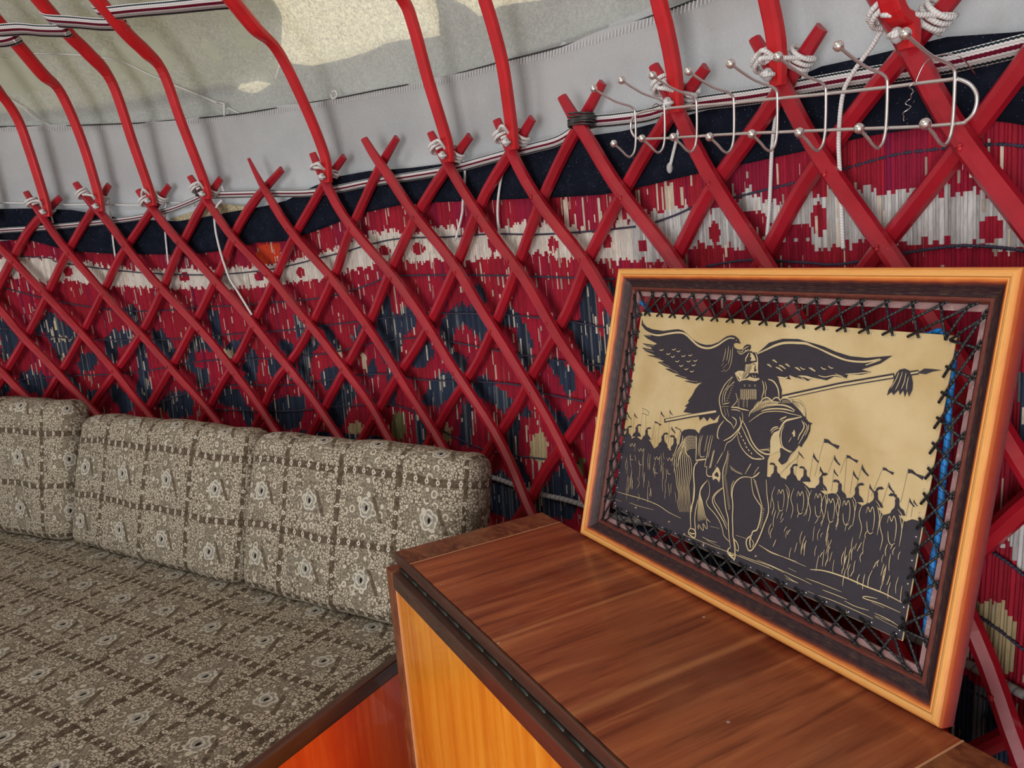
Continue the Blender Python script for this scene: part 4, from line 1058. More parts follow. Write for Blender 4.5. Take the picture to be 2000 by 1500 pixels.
def f_mould():
    u, v, _ = coords('UV'); g = noise(comb(u*9, v*2.2, 0.), 24, 3, .6); g2 = noise(comb(u*1., v*6., 4.), 5, 3); uu = u+(g2-.5)*.05
    L = PL[-1]; p = lambda i: PL[i]/L
    c = ramp(uu, [(0, (.16, .045, .06)), (p(1)*.6, (.44, .065, .05)), (p(1), (.58, .11, .04)), (p(2), (.64, .20, .05)), (p(3), (.76, .34, .085)), (p(5), (.82, .44, .14)), (p(7), (.80, .30, .065)), (p(8), (.62, .15, .035)), (p(8)+.04, (.16, .030, .022)), (p(9)+.02, (.022, .010, .020)), (p(12), (.018, .008, .014)), (p(13), (.13, .030, .022)), (p(14)+.01, (.10, .018, .016)), (p(16), (.05, .010, .012)), (1, (.04, .01, .01))])
    c = xmix(g.ss(.5, .8)*.28, c, (.85, .50, .20)); c = xmix(g.ss(.5, .2)*.35, c, (.20, .06, .02))
    ln = (u-p(6)).abs().ss(.012, .002); c = xmix(ln*.7, c, (.20, .055, .012))
    return dict(color=c, bump=g, dist=.0004, str=.3)
M_MOULD = material('burnt_wood_moulding', f_mould, rough=.5, spec=.32)
def rail(p0, p1, inw):
    """mitred moulding between two outer corners; inw = inward direction in the frame plane"""
    p0 = np.array(p0); p1 = np.array(p1); inw = np.array(inw); d = (p1-p0); L = np.linalg.norm(d); d = d/L; V = []; UV = []; Fc = []; n = len(PR); seg = 14
    for i in range(seg+1):
        for (a, z) in PR:
            s = a+(L-2*a)*i/seg; q = p0+d*s+inw*a; V.append((q[0], q[1], z))
    for i in range(seg):
        for k in range(n-1):
            Fc.append((i*n+k, (i+1)*n+k, (i+1)*n+k+1, i*n+k+1))
            for (ii, kk) in ((i, k), (i+1, k), (i+1, k+1), (i, k+1)): UV.append((PL[kk]/PL[-1], L*ii/seg+p0[0]*3+p0[1]))
        Fc.append((i*n+n-1, (i+1)*n+n-1, (i+1)*n, i*n)); UV += [(1, 0)]*4
    for e, rev in ((0, 1), (seg, 0)):
        f = [e*n+k for k in range(n)]; Fc.append(tuple(f[::-1] if rev else f)); UV += [(1, 0)]*n
    return mesh('moulding', V, Fc, M_MOULD, pic, False, UV)
rail((0, 0), (FWID, 0), (0, 1)); rail((FWID, 0), (FWID, FH), (-1, 0)); rail((FWID, FH), (0, FH), (0, -1)); rail((0, FH), (0, 0), (1, 0))
def f_strip():
    x, y, z = coords(); n = noise(comb(x, y, z), 300, 2, .7); m2 = noise(comb(x, y, z), 30, 2)
    return dict(color=xmix(n.gt(.63)*.5, xmix(m2, (.24, .13, .13), (.36, .22, .21)), (.55, .42, .40)), rough=n.ss(.8, .3)*.4+.2)
M_STRIPF = material('rose_brown_hardboard', f_strip)
m0, m1 = .034, .0435
for (a, b) in (((m0, m0, -.0255), (FWID-m0, m1, -.0215)), ((m0, FH-m1, -.0255), (FWID-m0, FH-m0, -.0215)), ((m0, m1, -.0255), (m1, FH-m1, -.0215)), ((FWID-m1, m1, -.0255), (FWID-m0, FH-m1, -.0215))):
    mb = MB(); mb.box(a, b, .0004); mb.build('inner_strip', M_STRIPF, pic)
# leather panel
ZP = -.0200
def f_leather():
    x, y, z = coords(); v = comb(x, y, z); n = noise(v, 9, 4, .6); n2 = noise(v, 45, 3); n3 = noise(v, 300, 2)
    c = xmix(n.ss(.3, .7), (.50, .36, .165), (.62, .49, .27)); c = xmix(n2.ss(.62, .8)*.25, c, (.42, .27, .11)); c = xmix(n3.ss(.6, .7)*.12, c, (.3, .2, .1))
    return dict(color=c, bump=n3+n2, dist=.0004, str=.3)
M_LEATHER = material('tan_leather', f_leather, rough=.5, spec=.35)
M_INK = material('dark_pyrography', lambda: xmix(noise(comb(*coords()), 90, 3), (.026, .022, .030), (.042, .036, .046)), rough=.42, spec=.45)
M_LINE = material('pale_engraved_line', lambda: xmix(noise(comb(*coords()), 60, 2), (.50, .38, .19), (.66, .54, .32)), rough=.6)
_c = [fl(q, ZP) for q in ((1253, 608), (1868, 657), (1762, 1257), (1197, 989))]
px0, px1, py0, py1 = (_c[0][0]+_c[3][0])/2, (_c[1][0]+_c[2][0])/2, (_c[2][1]+_c[3][1])/2, (_c[0][1]+_c[1][1])/2
mb = MB(); mb.box((px0, py0, ZP-.0018), (px1, py1, ZP), .0006); panel = mb.build('leather_panel', M_LEATHER, pic)
def cl2(p): return min(px1-.0006, max(px0+.0006, p[0])), min(py1-.0006, max(py0+.0006, p[1]))
def cv(c, pts):
    x0, y0, s = {'A': (1120, 500, 4.5455), 'B': (1560, 500, 4.5455), 'C': (1120, 800, 4.5455), 'D': (1480, 800, 4.5455), 'E': (1380, 700, 6.6667), 'G': (1400, 640, 10), 'H': (1200, 850, 10), 'I': (1340, 880, 6.52), 'J': (1480, 1000, 3.75), 'P': (0, 0, 1)}[c]
    return [fl((x0+p[0]/s, y0+p[1]/s), ZP) for p in pts]
ink = MB(); lin = MB()
def blob(c, pts, layer=0, to=None):
    P = [cl2(p) for p in cv(c, pts)]; z = ZP+(.0003+layer*.0001 if to is None else .0010)+(.0012 if c in 'GI' and layer == 1 else 0); (ink if to is None else to).add([(p[0], p[1], z) for p in P], [tuple(range(len(P)))])
lay = [0]
def stroke(c, pts, wd=1.6, to=None, smooth=True, taper=True):
    P = [np.array([*cl2(p), 0]) for p in cv(c, pts)]
    if smooth and len(P) > 2: P = spline(P, 4)
    n = len(P); V = []; to = to or lin; z = ZP+(.0013 if to is lin else .0016 if c == 'G' else .00082)+(lay[0] % 40)*.000004; lay[0] += 1
    for i in range(n):
        t = P[min(i+1, n-1)]-P[max(i-1, 0)]; t = t/(np.linalg.norm(t)+1e-9); s = np.array([-t[1], t[0], 0]); w_ = wd*(.00086 if wd > 1.75 else .00072)/2
        if taper: w_ *= .45+.55*min(1, 4*min(i, n-1-i)/max(1, n-1))
        V += [tuple((P[i]+s*w_)[:2])+(z,), tuple((P[i]-s*w_)[:2])+(z,)]
    to.add(V, [(2*i, 2*i+1, 2*i+3, 2*i+2) for i in range(n-1)])
# the ranks of riders and the dark ground
blob('P', [(1214,853),(1226,851),(1234,857),(1243,852),(1252,859),(1261,853),(1270,862),(1278,876),(1287,870),(1294,864),(1300,868),(1309,880),(1318,873),(1326,868),(1332,880),(1400,880),(1498,900),(1498,931),(1513,933),(1526,932),(1539,938),(1552,936),(1566,940),(1581,953),(1592,953),(1601,957),(1612,966),(1626,963),(1640,966),(1647,974),(1660,972),(1672,980),(1685,988),(1696,982),(1710,988),(1726,1006),(1740,1002),(1754,1006),(1768,1019),(1782,1014),(1805,1020),(1764,1262),(1690,1228),(1560,1168),(1400,1090),(1193,992)])
def rider(x, y, s, d=1, pl=1):
    g = lambda L: [(x+a*s*d, y+b*s) for a, b in L]
    blob('P', g([(-3,0),(-3.4,-4),(-2.4,-7.5),(0,-9),(2.4,-7.5),(3.2,-4),(2.6,1),(4,5),(9,9),(11,16),(-11,16),(-8,9),(-4,5)]), 1)
    if pl: blob('P', g([(0,-9),(-1,-12),(-4,-14),(-9,-14.5),(-12,-11),(-8,-10),(-5,-10.5),(-3,-8)]), 2)
for (x, y, s, d) in ((1226,843,.8,-1),(1244,840,.8,-1),(1263,846,.8,-1),(1295,858,.9,-1),(1319,863,.9,1),(1515,918,1.,1),(1547,921,1.05,-1),(1573,925,1.0,1),(1604,940,1.15,-1),(1641,954,1.2,1),(1674,961,1.25,-1),(1711,970,1.35,-1),(1753,984,1.45,1)): rider(x, y, s, d)
# pennants and lances
def lance(x0, y0, x1, y1, flag=None, s=1., dk=1.1):
    stroke('P', [(x0, y0), (x1, y1)], dk, ink, False)
    if flag is not None:
        d = np.array([x1-x0, y1-y0], float); d /= np.linalg.norm(d)
        p = np.array([x1, y1])-d*1; L = 30*s; q = [(0,0),(L*.25,1.5*s),(L*.5,9*s),(L,14*s),(L*.93,17*s),(L*.88,21*s),(L*.5,13*s),(L*.2,8*s),(-1*s,8*s)]
        if flag == 'small': q = [(0,0),(1.5*s,4*s),(5*s,10*s),(8*s,13*s),(7*s,15*s),(2*s,10*s),(-1*s,6*s)]
        blob('P', [(p[0]+a, p[1]+b) for a, b in q], 2)
for a in ((1592,930,1611,856,'f',1.),(1641,925,1655,888,'f',.75),(1648,978,1655,890,None,1),(1702,970,1726,912,'f',.72),(1760,982,1775,915,'f',1.05),(1580,945,1590,884,'small',1.3),(1618,925,1631,888,'small',1.4),(1671,960,1685,906,'small',1.6),(1601,925,1603,910,'small',1.3),(1625,960,1630,915,'small',1.),(1661,965,1668,918,'small',1.3),(1694,985,1700,945,'small',1.2),(1722,990,1737,942,'small',1.4),(1770,1010,1778,972,'small',1.2),(1780,1010,1786,975,'small',.9),(1536,915,1566,885,'small',.7),(1526,925,1545,903,None,1),(1553,935,1561,880,'small',.7)):
    lance(*a)
for a in ((1222,850,1228,808,'small',.7),(1237,846,1240,806,'small',.7),(1250,850,1257,797,None,.55),(1262,845,1262,812,None,.6),(1276,860,1280,822,'f',.42),(1285,865,1292,802,'small',.8),(1300,862,1313,832,'small',.9),(1306,866,1309,800,'small',.7),(1316,860,1320,833,'f',.3),(1272,868,1277,830,None,1),(1325,862,1330,838,'small',.6),(1232,848,1234,815,None,1)): lance(*a)
for k in range(10): stroke('P', [(1279+k*5.2, 872), (1282+k*5.4, 838+(k % 3)*5)], .8, ink, False)
stroke('P', [(1254,797),(1262,800),(1268,806),(1266,811),(1258,808),(1254,808)], .7, ink)
# eagle: left wing with body and tail, then the right wing
blob('A', [(612,560),(622,600),(655,632),(700,650),(800,666),(880,655),(930,650),(975,662),(1010,690),(1060,740),(1120,775),(1180,790),(1230,787),(1290,765),(1330,735),(1365,712),(1410,703),(1440,712),(1468,735),(1488,780),(1450,772),(1425,780),(1430,810),(1460,830),(1500,832),(1540,850),(1640,860),(1740,770),(1860,735),(2000,738),(2075,760),(2150,780),(2230,805),(2330,850),(2460,890),(2600,905),(2835,885),(2730,955),(2560,1010),(2650,1030),(2560,1055),(2440,1052),(2430,1085),(2320,1070),(2250,1105),(2140,1080),(2085,1110),(2000,1082),(1915,1068),(1935,1098),(1820,1075),(1840,1160),(1600,1300),(1330,1350),(1300,1372),(1060,1398),(978,1385),(1010,1340),(990,1335),(1030,1300),(1018,1290),(1060,1230),(1085,1180),(1115,1145),(1145,1122),(1085,1135),(985,1112),(1035,1105),(995,1090),(900,1062),(945,1050),(890,1038),(815,1002),(870,1000),(825,985),(750,942),(810,935),(770,920),(655,880),(730,885),(700,870),(640,845),(612,812),(700,830),(690,810),(650,800),(614,775),(720,790),(745,780),(660,735),(620,700),(700,705),(640,670),(606,620)], 3)
blob('A', [(1110,1410),(1125,1462),(1160,1430),(1192,1470),(1210,1432),(1250,1462),(1310,1400),(1310,1375)], 3)
# horse and rider
blob('P', [(1331,846),(1336,840),(1346,838),(1358,839),(1366,847),(1368,840),(1373,834),(1385,829),(1402,825),(1406,812),(1408,806),(1406,790),(1407,764),(1411,748),(1419,737),(1428,731),(1436,727),(1457,698),(1460,690),(1463,686),(1468,686),(1476,692),(1481,699),(1482,731),(1494,738),(1507,738),(1516,741),(1524,750),(1528,762),(1527,775),(1535,776),(1546,781),(1558,781),(1567,788),(1573,797),(1575,808),(1575,817),(1580,824),(1588,827),(1584,830),(1583,842),(1577,856),(1569,868),(1566,874),(1561,870),(1553,881),(1546,889),(1539,902),(1528,908),(1520,899),(1524,892),(1524,880),(1521,874),(1505,887),(1500,898),(1498,945),(1330,945),(1322,900)], 4)
blob('E', [(945,938),(950,985),(965,1060),(972,1160),(940,1212),(880,1235),(832,1242),(838,1150),(835,1080),(850,1020),(885,965)], 0, lin)
# plume, lance, tassel
blob('A', [(1462,835),(1500,838),(1520,800),(1545,785),(1575,790),(1580,815),(1565,840),(1550,850),(1530,830),(1510,858),(1480,862)], 5)
stroke('P', [(1298,822),(1350,812),(1410,802)], 7, ink, False, False); stroke('P', [(1301,821),(1350,811.5),(1400,803.5)], 3.6, lin, False, False)
stroke('P', [(1528,776),(1640,752),(1748,734)], 7, ink, False, False); stroke('P', [(1529,777),(1640,753),(1746,735)], 3.0, lin, False, False)
stroke('P', [(1776,730),(1795,727)], 6, ink, False, False); stroke('P', [(1780,729.5),(1795,727)], 2, lin, False, False)
blob('P', [(1792,728),(1800,724),(1806,720),(1822,721),(1841,723),(1822,726),(1809,731),(1800,730)], 5)
blob('P', [(1748,736),(1752,728),(1758,722),(1768,720),(1777,724),(1781,732),(1784,748),(1783,762),(1776,775),(1773,764),(1768,776),(1765,763),(1758,772),(1756,762),(1746,772),(1742,766),(1733,773),(1736,762),(1744,750)], 5)
for L in ([(1757,727),(1752,740),(1742,758)], [(1764,726),(1758,745),(1750,762)], [(1771,728),(1768,745),(1762,760)], [(1776,736),(1773,750),(1772,762)]): stroke('P', L, 1.2)
# wing highlights
stroke('A', [(612,620),(640,660),(690,690),(760,705),(850,690),(940,680),(1000,695),(1060,750),(1120,800),(1200,820),(1280,795),(1340,755),(1390,730),(1435,733)], 3.4)
stroke('G', [(800,515),(1000,420),(1150,350),(1300,305),(1450,295),(1600,300),(1750,310),(1880,360),(2000,405)], 3.6); stroke('B', [(60,770),(200,830),(330,890),(450,930),(600,940),(740,918),(600,970)], 2.6)
stroke('A', [(1450,745),(1455,752)], 3)
for (x, y) in ((790,835),(850,870),(890,895),(940,845),(985,888),(1045,882),(930,935),(1030,935),(1090,930),(965,975),(1075,970),(1010,1005),(1060,1025),(900,830)):
    stroke('A', [(x-20, y-2), (x, y+5), (x+16, y-9)], 1.7)
for (x, y, f) in ((1150,650,1),(1045,735,1),(1240,800,1.5),(1300,760,1.5),(1400,730,1),(1600,800,1.2),(1880,810,1.4)):
    stroke('G', [(x-50*f, y-20*f), (x, y+6), (x+40*f, y+34*f)], 1.8); stroke('G', [(x-15, y-35), (x+30*f, y+30*f)], 1.2)
for (x, y) in ((130,1010),(225,1000),(290,990),(40,1000)): stroke('B', [(x-22, y-14), (x, y+4), (x+24, y+6)], 1.6)
for L in ([(1195,960),(1280,975),(1350,985),(1400,960)], [(1430,935),(1520,980),(1600,1015),(1700,1025)], [(1640,940),(1780,960),(1880,990),(2000,1010)], [(1660,970),(1760,1035)]): stroke('G', L, 2.0)
for L in ([(0,1065),(60,1075),(120,1100)], [(180,1060),(240,1075),(330,1060),(420,1085)], [(420,1050),(520,1045),(640,1030)], [(330,1045),(400,1070)]): stroke('B', L, 1.6)
for L in ([(1385,800),(1375,880),(1365,930)], [(1400,830),(1395,900),(1378,960)], [(1420,810),(1412,920),(1390,1000)], [(1360,820),(1345,900),(1330,940)], [(1340,950),(1318,980)], [(1365,960),(1335,1000)], [(1390,1000),(1350,1030)], [(1350,1010),(1320,1028)]): stroke('A', L, 1.2)
for L in ([(622,700),(690,715)], [(630,790),(720,800)], [(640,830),(720,850)], [(700,895),(780,915)], [(780,945),(860,985)], [(860,1000),(930,1035)], [(930,1060),(1010,1080)], [(1000,1105),(1110,1118)]): stroke('A', L, 1.3)
# helmet and face
blob('G', [(650,490),(700,500),(745,560),(775,640),(700,655),(665,640),(690,600),(660,560),(680,530)], 0, lin)
blob('G', [(575,720),(640,705),(700,690),(800,668),(812,760),(808,880),(780,885),(650,905),(560,985),(478,1040),(440,980),(362,890),(420,845),(500,842),(555,860)], 0, lin)
blob('G', [(560,1010),(650,960),(760,990),(830,985),(850,1005),(760,1040),(660,1035)], 0, lin)
stroke('G', [(580,670),(580,610),(605,560),(640,500)], 2.2); stroke('G', [(770,500),(800,570),(812,680),(808,800),(822,900)], 2.0)
stroke('G', [(570,712),(650,700),(720,675),(790,655)], 2.4, ink)
for L in ([(600,740),(570,850),(500,960)], [(625,730),(610,840),(520,980)], [(650,720),(640,840),(560,960),(500,1010)], [(680,710),(668,820),(640,890)], [(450,890),(480,940)], [(700,730),(696,820)]): stroke('G', L, 1.3, ink)
stroke('G', [(715,715),(770,712)], 2.2, ink); stroke('G', [(770,730),(765,780),(740,800)], 1.8, ink); blob('G', [(755,800),(790,810),(785,860),(740,850)], 1); blob('G', [(640,890),(760,880),(810,940),(700,930),(620,960)], 1)
for L in ([(640,930),(670,960)], [(700,920),(730,965)], [(760,930),(770,975)]): stroke('G', L, 2.)
stroke('G', [(410,450),(450,500),(500,515),(570,470),(620,435),(650,450)], 1.6); stroke('G', [(440,450),(500,480),(540,420),(600,380),(640,370)], 1.4)
# coat, sleeves, belt, arms
stroke('E', [(345,240),(250,340),(195,450),(175,540),(190,640),(215,730),(270,800),(330,850),(370,920)], 2.0); stroke('E', [(380,190),(430,290),(470,280),(560,270),(640,290),(700,265)], 2.2)
stroke('E', [(370,300),(280,400),(245,500),(250,580)], 1.6); stroke('E', [(300,350),(235,430),(215,540),(220,590)], 1.2)
for k in range(9): stroke('E', [(255+k*11-6, 400+8-k*19), (255+k*11+12, 392-k*19)], 1.3)
for k in range(8): stroke('E', [(262+k*12, 560-k*33), (290+k*12, 545-k*33)], 1.4)
stroke('E', [(735,290),(755,360),(752,440),(725,520)], 1.8); stroke('E', [(770,300),(790,380),(775,440),(778,500)], 1.6); stroke('E', [(810,272),(880,300),(930,370),(950,450),(952,520)], 2.2)
for r_ in range(5):
    for c2 in range(9): stroke('E', [(450+c2*24, 400+r_*26), (464+c2*24, 420+r_*26), (454+c2*24, 428+r_*26)], 1.4)
for x in (505, 570, 640): stroke('E', [(x-14, 345), (x+14, 350)], 1.4); stroke('E', [(x-8, 365), (x+12, 362)], 1.2)
for x in (435, 500, 545):
    stroke('E', [(x, 520), (x-6, 640)], 1.2)
    for k in range(5): stroke('E', [(x-22, 540+k*22), (x-4, 532+k*22)], 1.1)
stroke('E', [(330,640),(400,640),(470,660),(560,680)], 2.0); stroke('E', [(330,670),(400,672),(450,690)], 1.6); stroke('E', [(390,450),(410,540),(370,600),(330,640)], 1.5)
for L in ([(200,630),(300,625)], [(240,650),(262,750)], [(275,650),(300,760)], [(215,600),(260,590),(310,575)]): stroke('E', L, 1.4)
stroke('E', [(340,760),(390,800),(395,850),(370,900)], 1.8); stroke('E', [(440,760),(460,850),(420,930),(330,1020),(230,1075)], 2.2); stroke('E', [(470,700),(480,800),(420,960),(340,1060),(270,1110),(240,1210)], 1.6)
stroke('E', [(235,810),(170,900),(150,1010),(170,1050)], 2.2)
# mane, neck, bridle, reins
for k in range(15): stroke('E', [(590+k*22, 720-k*9+(k > 8)*(k-8)*4), (640+k*22, 620-k*6+(k > 8)*(k-8)*6), (690+k*20, 560-k*2+(k > 8)*(k-8)*8)], 1.3)
for k in range(12): stroke('E', [(1120+k*12, 580+k*11), (1200+k*7, 570+k*16), (1270+k*2, 640+k*9)], 1.3)
stroke('E', [(725,640),(800,610),(900,605),(1010,610),(1100,640),(1160,680)], 2.2); stroke('E', [(720,690),(800,665),(920,655),(1040,665),(1150,695)], 2.2); stroke('E', [(560,830),(640,770),(740,710),(860,690),(1000,695),(1100,720),(1240,750)], 1.5)
stroke('E', [(560,760),(580,700),(640,640),(700,590)], 1.8)
for L in ([(700,590),(740,530),(800,512),(850,545),(870,575)], [(860,560),(890,520),(935,512),(965,540),(975,560)], [(970,545),(1005,518),(1060,520),(1110,548),(1120,580)], [(1118,560),(1160,548),(1220,560),(1270,610),(1290,680),(1295,760)]): stroke('E', L, 2.)
for k in range(9): stroke('E', [(742+k*13, 590-k*2), (775+k*11, 535+(k > 5)*6)], 1.2); stroke('E', [(985+k*14, 585), (1010+k*12, 540+(k > 5)*8)], 1.2)
stroke('E', [(1250,760),(1150,785),(1060,805),(1010,845),(965,930),(945,1010),(955,1080),(985,1170)], 3.); stroke('E', [(1020,870),(985,960),(980,1060),(1000,1150),(1060,1195),(1120,1215)], 1.8)
stroke('E', [(960,800),(1010,775),(1050,760)], 2.); stroke('E', [(975,820),(1010,805)], 1.8)
stroke('E', [(940,890),(880,905),(840,950)], 1.8); stroke('E', [(960,905),(890,930),(850,980)], 1.4)
blob('E', [(1150,925),(1160,960),(1160,1010),(1140,1025),(1130,985),(1115,975),(1130,960)], 0, lin); stroke('E', [(1115,1030),(1080,1090)], 2.)
stroke('E', [(1250,810),(1280,880),(1260,940),(1220,1000),(1200,1060)], 2.); stroke('E', [(1275,830),(1320,890),(1290,960),(1250,1040),(1205,1120)], 1.6); stroke('E', [(1340,860),(1330,930),(1290,1010)], 1.4)
stroke('E', [(480,810),(540,930),(600,1080),(680,1190),(780,1245),(870,1240),(970,1190)], 2.2); stroke('E', [(465,880),(520,1000),(580,1120),(660,1220),(760,1300),(700,1310)], 1.8); stroke('E', [(410,990),(440,1110),(500,1210),(600,1300),(720,1320)], 1.6)
for (x, y) in ((440,980),(462,1020),(490,1070),(512,1110),(530,1160),(560,1200),(595,1240)): stroke('E', [(x-8, y-16), (x+6, y+8)], 4.)
stroke('E', [(985,1150),(1020,1180),(1110,1230)], 1.6); stroke('E', [(970,1220),(965,1280),(940,1330),(990,1390),(1060,1350),(1100,1270),(1150,1210)], 1.4); stroke('E', [(700,1190),(800,1190),(830,1210)], 1.6)
for k in range(9): stroke('E', [(720+k*13, 1215-k*2), (735+k*12, 1185-k*3)], 1.)
# tail
for k in range(9):
    x = 1290+k*30
    stroke('H', [(1640-k*4, 60+k*24), (1540-k*6, 20+k*30), (1420-k*2, 40+k*36), (1330+k*14, 180+k*26), (1210+k*34, 380+k*6), (1180+k*42, 560), (1210+k*38, 760), (1230+k*30, 960), (1270+k*26, 1150), (1250+k*30, 1330), (1290+k*26, 1500)], 1.5)
for L in ([(1300,0),(1260,150),(1190,350),(1160,430)], [(1350,10),(1330,140),(1230,330)], [(1380,60),(1350,220),(1290,400),(1240,620)], [(1640,530),(1580,600),(1560,700),(1570,900),(1560,1150),(1520,1500)]): stroke('H', L, 1.8)
for k in range(7): stroke('I', [(290-k*7, 370+k*8), (200-k*2, 470+k*10), (170+k*8, 620+k*6), (160+k*14, 800), (165+k*16, 900-k*4)], 1.4)
stroke('I', [(150,960),(170,1000),(165,940),(200,990),(230,1015),(225,930),(260,985),(280,985),(270,880),(320,915),(270,860),(240,800)], 1.4)
# saddle cloth, leg of the rider, boot
stroke('H', [(1610,0),(1615,200),(1605,490)], 2.); stroke('H', [(1600,495),(1700,480),(1800,470)], 2.6); stroke('H', [(1740,0),(1690,180),(1690,410),(1780,415)], 1.7); stroke('H', [(1700,0),(1660,200),(1650,400)], 1.4)
stroke('H', [(1900,0),(1850,200),(1820,400),(1780,600),(1830,615)], 1.7); stroke('H', [(1940,0),(1870,300),(1840,450)], 1.4)
for k in range(16): stroke('I', [(300+k*3.5, 225-k*14), (330+k*3, 205-k*14)], 2.)
for k in range(12): stroke('H', [(1765+k*5, 320-k*26), (1790+k*5, 290-k*26)], 1.6)
stroke('I', [(275,210),(270,290),(290,325),(340,330)], 1.8)
blob('I', [(340,300),(370,255),(400,205),(425,230),(445,290),(440,360),(425,410),(415,385),(390,355),(350,375),(340,340)], 0, lin); blob('I', [(372,300),(405,270),(425,310),(420,345),(395,330),(375,325)], 1)
for L in ([(370,300),(400,245)], [(385,180),(380,215)], [(400,170),(430,110),(480,20)]): stroke('I', L, 1.6)
# horse legs
stroke('I', [(155,140),(120,190),(105,300),(115,480),(105,620),(70,740),(65,860),(70,980)], 2.8); stroke('I', [(160,620),(135,740),(120,860),(125,980),(130,1020)], 1.8)
stroke('I', [(70,970),(40,1030),(45,1060),(85,1095),(120,1110),(130,1040),(100,1000),(60,995)], 2.4); stroke('I', [(50,1040),(90,1060),(125,1050)], 2.)
stroke('I', [(295,390),(310,480),(300,580),(270,650),(290,710),(370,800),(430,890),(470,990),(490,1080),(550,1150),(570,1160)], 1.7)
stroke('I', [(480,470),(420,510),(370,560),(345,620),(360,690),(420,790),(480,890),(510,960),(530,1000)], 1.9); stroke('I', [(475,480),(380,570),(370,640),(430,740),(500,880),(535,960)], 1.5)
stroke('I', [(545,0),(520,120),(480,250),(480,420),(500,600),(515,740),(545,860),(550,990),(560,1120),(575,1230)], 2.)
for k in range(34): y = 60+k*21; x = 535-k*3 if k < 13 else 487+(k-13)*3.; stroke('I', [(x, y), (x+28, y-22)], 1.4)
stroke('I', [(850,345),(780,335),(710,345),(650,390),(610,460),(595,560),(605,700),(600,850),(605,1000),(610,1110),(650,1160),(675,1220),(670,1280),(630,1240)], 2.1); stroke('I', [(620,380),(590,450),(585,560),(600,640)], 1.5)
stroke('I', [(575,1230),(545,1260),(545,1310),(600,1365),(630,1370),(630,1250),(612,1130)], 2.6); stroke('I', [(560,1290),(580,1330),(620,1335)], 2.6); stroke('I', [(615,1120),(630,1180),(640,1240)], 1.6)
stroke('I', [(840,345),(845,430),(870,560),(930,660),(965,720),(960,830),(940,930),(910,1010),(860,1030),(840,1080),(790,1120),(775,1180),(800,1260),(840,1270),(900,1190),(960,1060),(1000,950),(1050,820),(1060,720),(1040,560),(1035,450),(1030,370)], 2.2)
for k in range(13): stroke('I', [(865+k*9, 360+k*28), (905+k*7, 400+k*28)], 2.0)
for k in range(12): stroke('I', [(978-k*3, 740+k*22), (1010-k*4, 745+k*22)], 1.5)
stroke('I', [(840,1100),(820,1150),(830,1240)], 2.4); stroke('I', [(840,1130),(870,1180),(850,1230)], 1.6)
for k in range(10): stroke('I', [(570+k*15, 190+k*13-(k > 5)*(k-5)*6), (590+k*15, 250+k*8-(k > 5)*(k-5)*4)], 1.6)
for k in range(6): stroke('I', [(760+k*12, 300-k*24), (800+k*8, 230-k*12)], 1.8); stroke('I', [(870+k*10, 310-k*18), (900+k*8, 250-k*8)], 1.6)
stroke('I', [(740,0),(800,60),(880,105),(960,100)], 1.8); stroke('I', [(850,345),(900,320),(945,275)], 2.2)
# grass, riders' outlines in the crowd, ground lines
rs = np.random.default_rng(11)
for k in range(46):
    x = 1222+rs.random()*100; y = 880+rs.random()*85; L = 12+rs.random()*26; stroke('P', [(x, y), (x+rs.normal(0, 2), y+L/2), (x+rs.normal(0, 1.5), y+L)], .8)
for c_x, c_y in ((1284,906),(1309,908),(1253,890),(1236,880)): stroke('P', [(c_x-5, c_y-14), (c_x-3, c_y-8), (c_x, c_y-14), (c_x+3, c_y-8), (c_x+6, c_y-14), (c_x+5, c_y+2)], 1.1); stroke('P', [(c_x-4, c_y+8), (c_x-3, c_y+17), (c_x+2, c_y+18)], 1.1)
for (x, y, s) in ((1527,980,1.),(1565,985,1.05),(1600,990,1.1),(1625,1000,1.1),(1655,1005,1.15),(1702,1020,1.25),(1744,1040,1.35)):
    stroke('P', [(x-7*s, y-14*s), (x-4*s, y-24*s), (x-1*s, y-16*s), (x+3*s, y-24*s), (x+6*s, y-12*s), (x+5*s, y+4*s), (x+3*s, y+13*s)], 1.2); stroke('P', [(x-6*s, y-2*s), (x-5*s, y+12*s), (x-1*s, y+18*s), (x+4*s, y+15*s)], 1.2)
    stroke('P', [(x-12*s, y-30*s), (x-18*s, y-12*s), (x-14*s, y+8*s), (x-18*s, y+26*s)], 1.1); stroke('P', [(x+10*s, y-26*s), (x+14*s, y-6*s), (x+10*s, y+20*s)], 1.1); stroke('P', [(x+8*s, y-34*s), (x+16*s, y-20*s), (x+13*s, y)], 1.1)
for k in range(84):
    x = 1505+rs.random()*262; lo = 965+(x-1505)*.36; y = lo+rs.random()*95; L = 8+rs.random()*26; stroke('P', [(x, y), (x-2-rs.random()*3, y+L*.5), (x-3-rs.random()*4, y+L)], .8+rs.random()*.5)
stroke('J', [(15,240),(100,290),(220,340),(360,400)], 1.); stroke('J', [(390,420),(500,432),(650,480),(800,545),(930,595),(1080,672)], 1.9); stroke('J', [(1050,735),(900,670),(780,630),(800,618),(880,635)], 1.5)
for L in ([(0,350),(120,400),(250,460),(330,495),(400,530)], [(0,375),(90,408)], [(200,460),(260,500),(300,520),(210,485)], [(360,485),(470,525),(620,585)], [(480,570),(560,600),(660,640)], [(640,650),(720,690),(820,720)], [(450,610),(560,650),(720,720),(850,780)], [(370,580),(420,600)], [(860,740),(950,780),(1040,835)], [(870,770),(1040,855)], [(860,760),(1000,805)], [(840,660),(930,700)], [(640,720),(660,740),(650,715)], [(230,410),(290,440)]): stroke('J', L, 1.1)
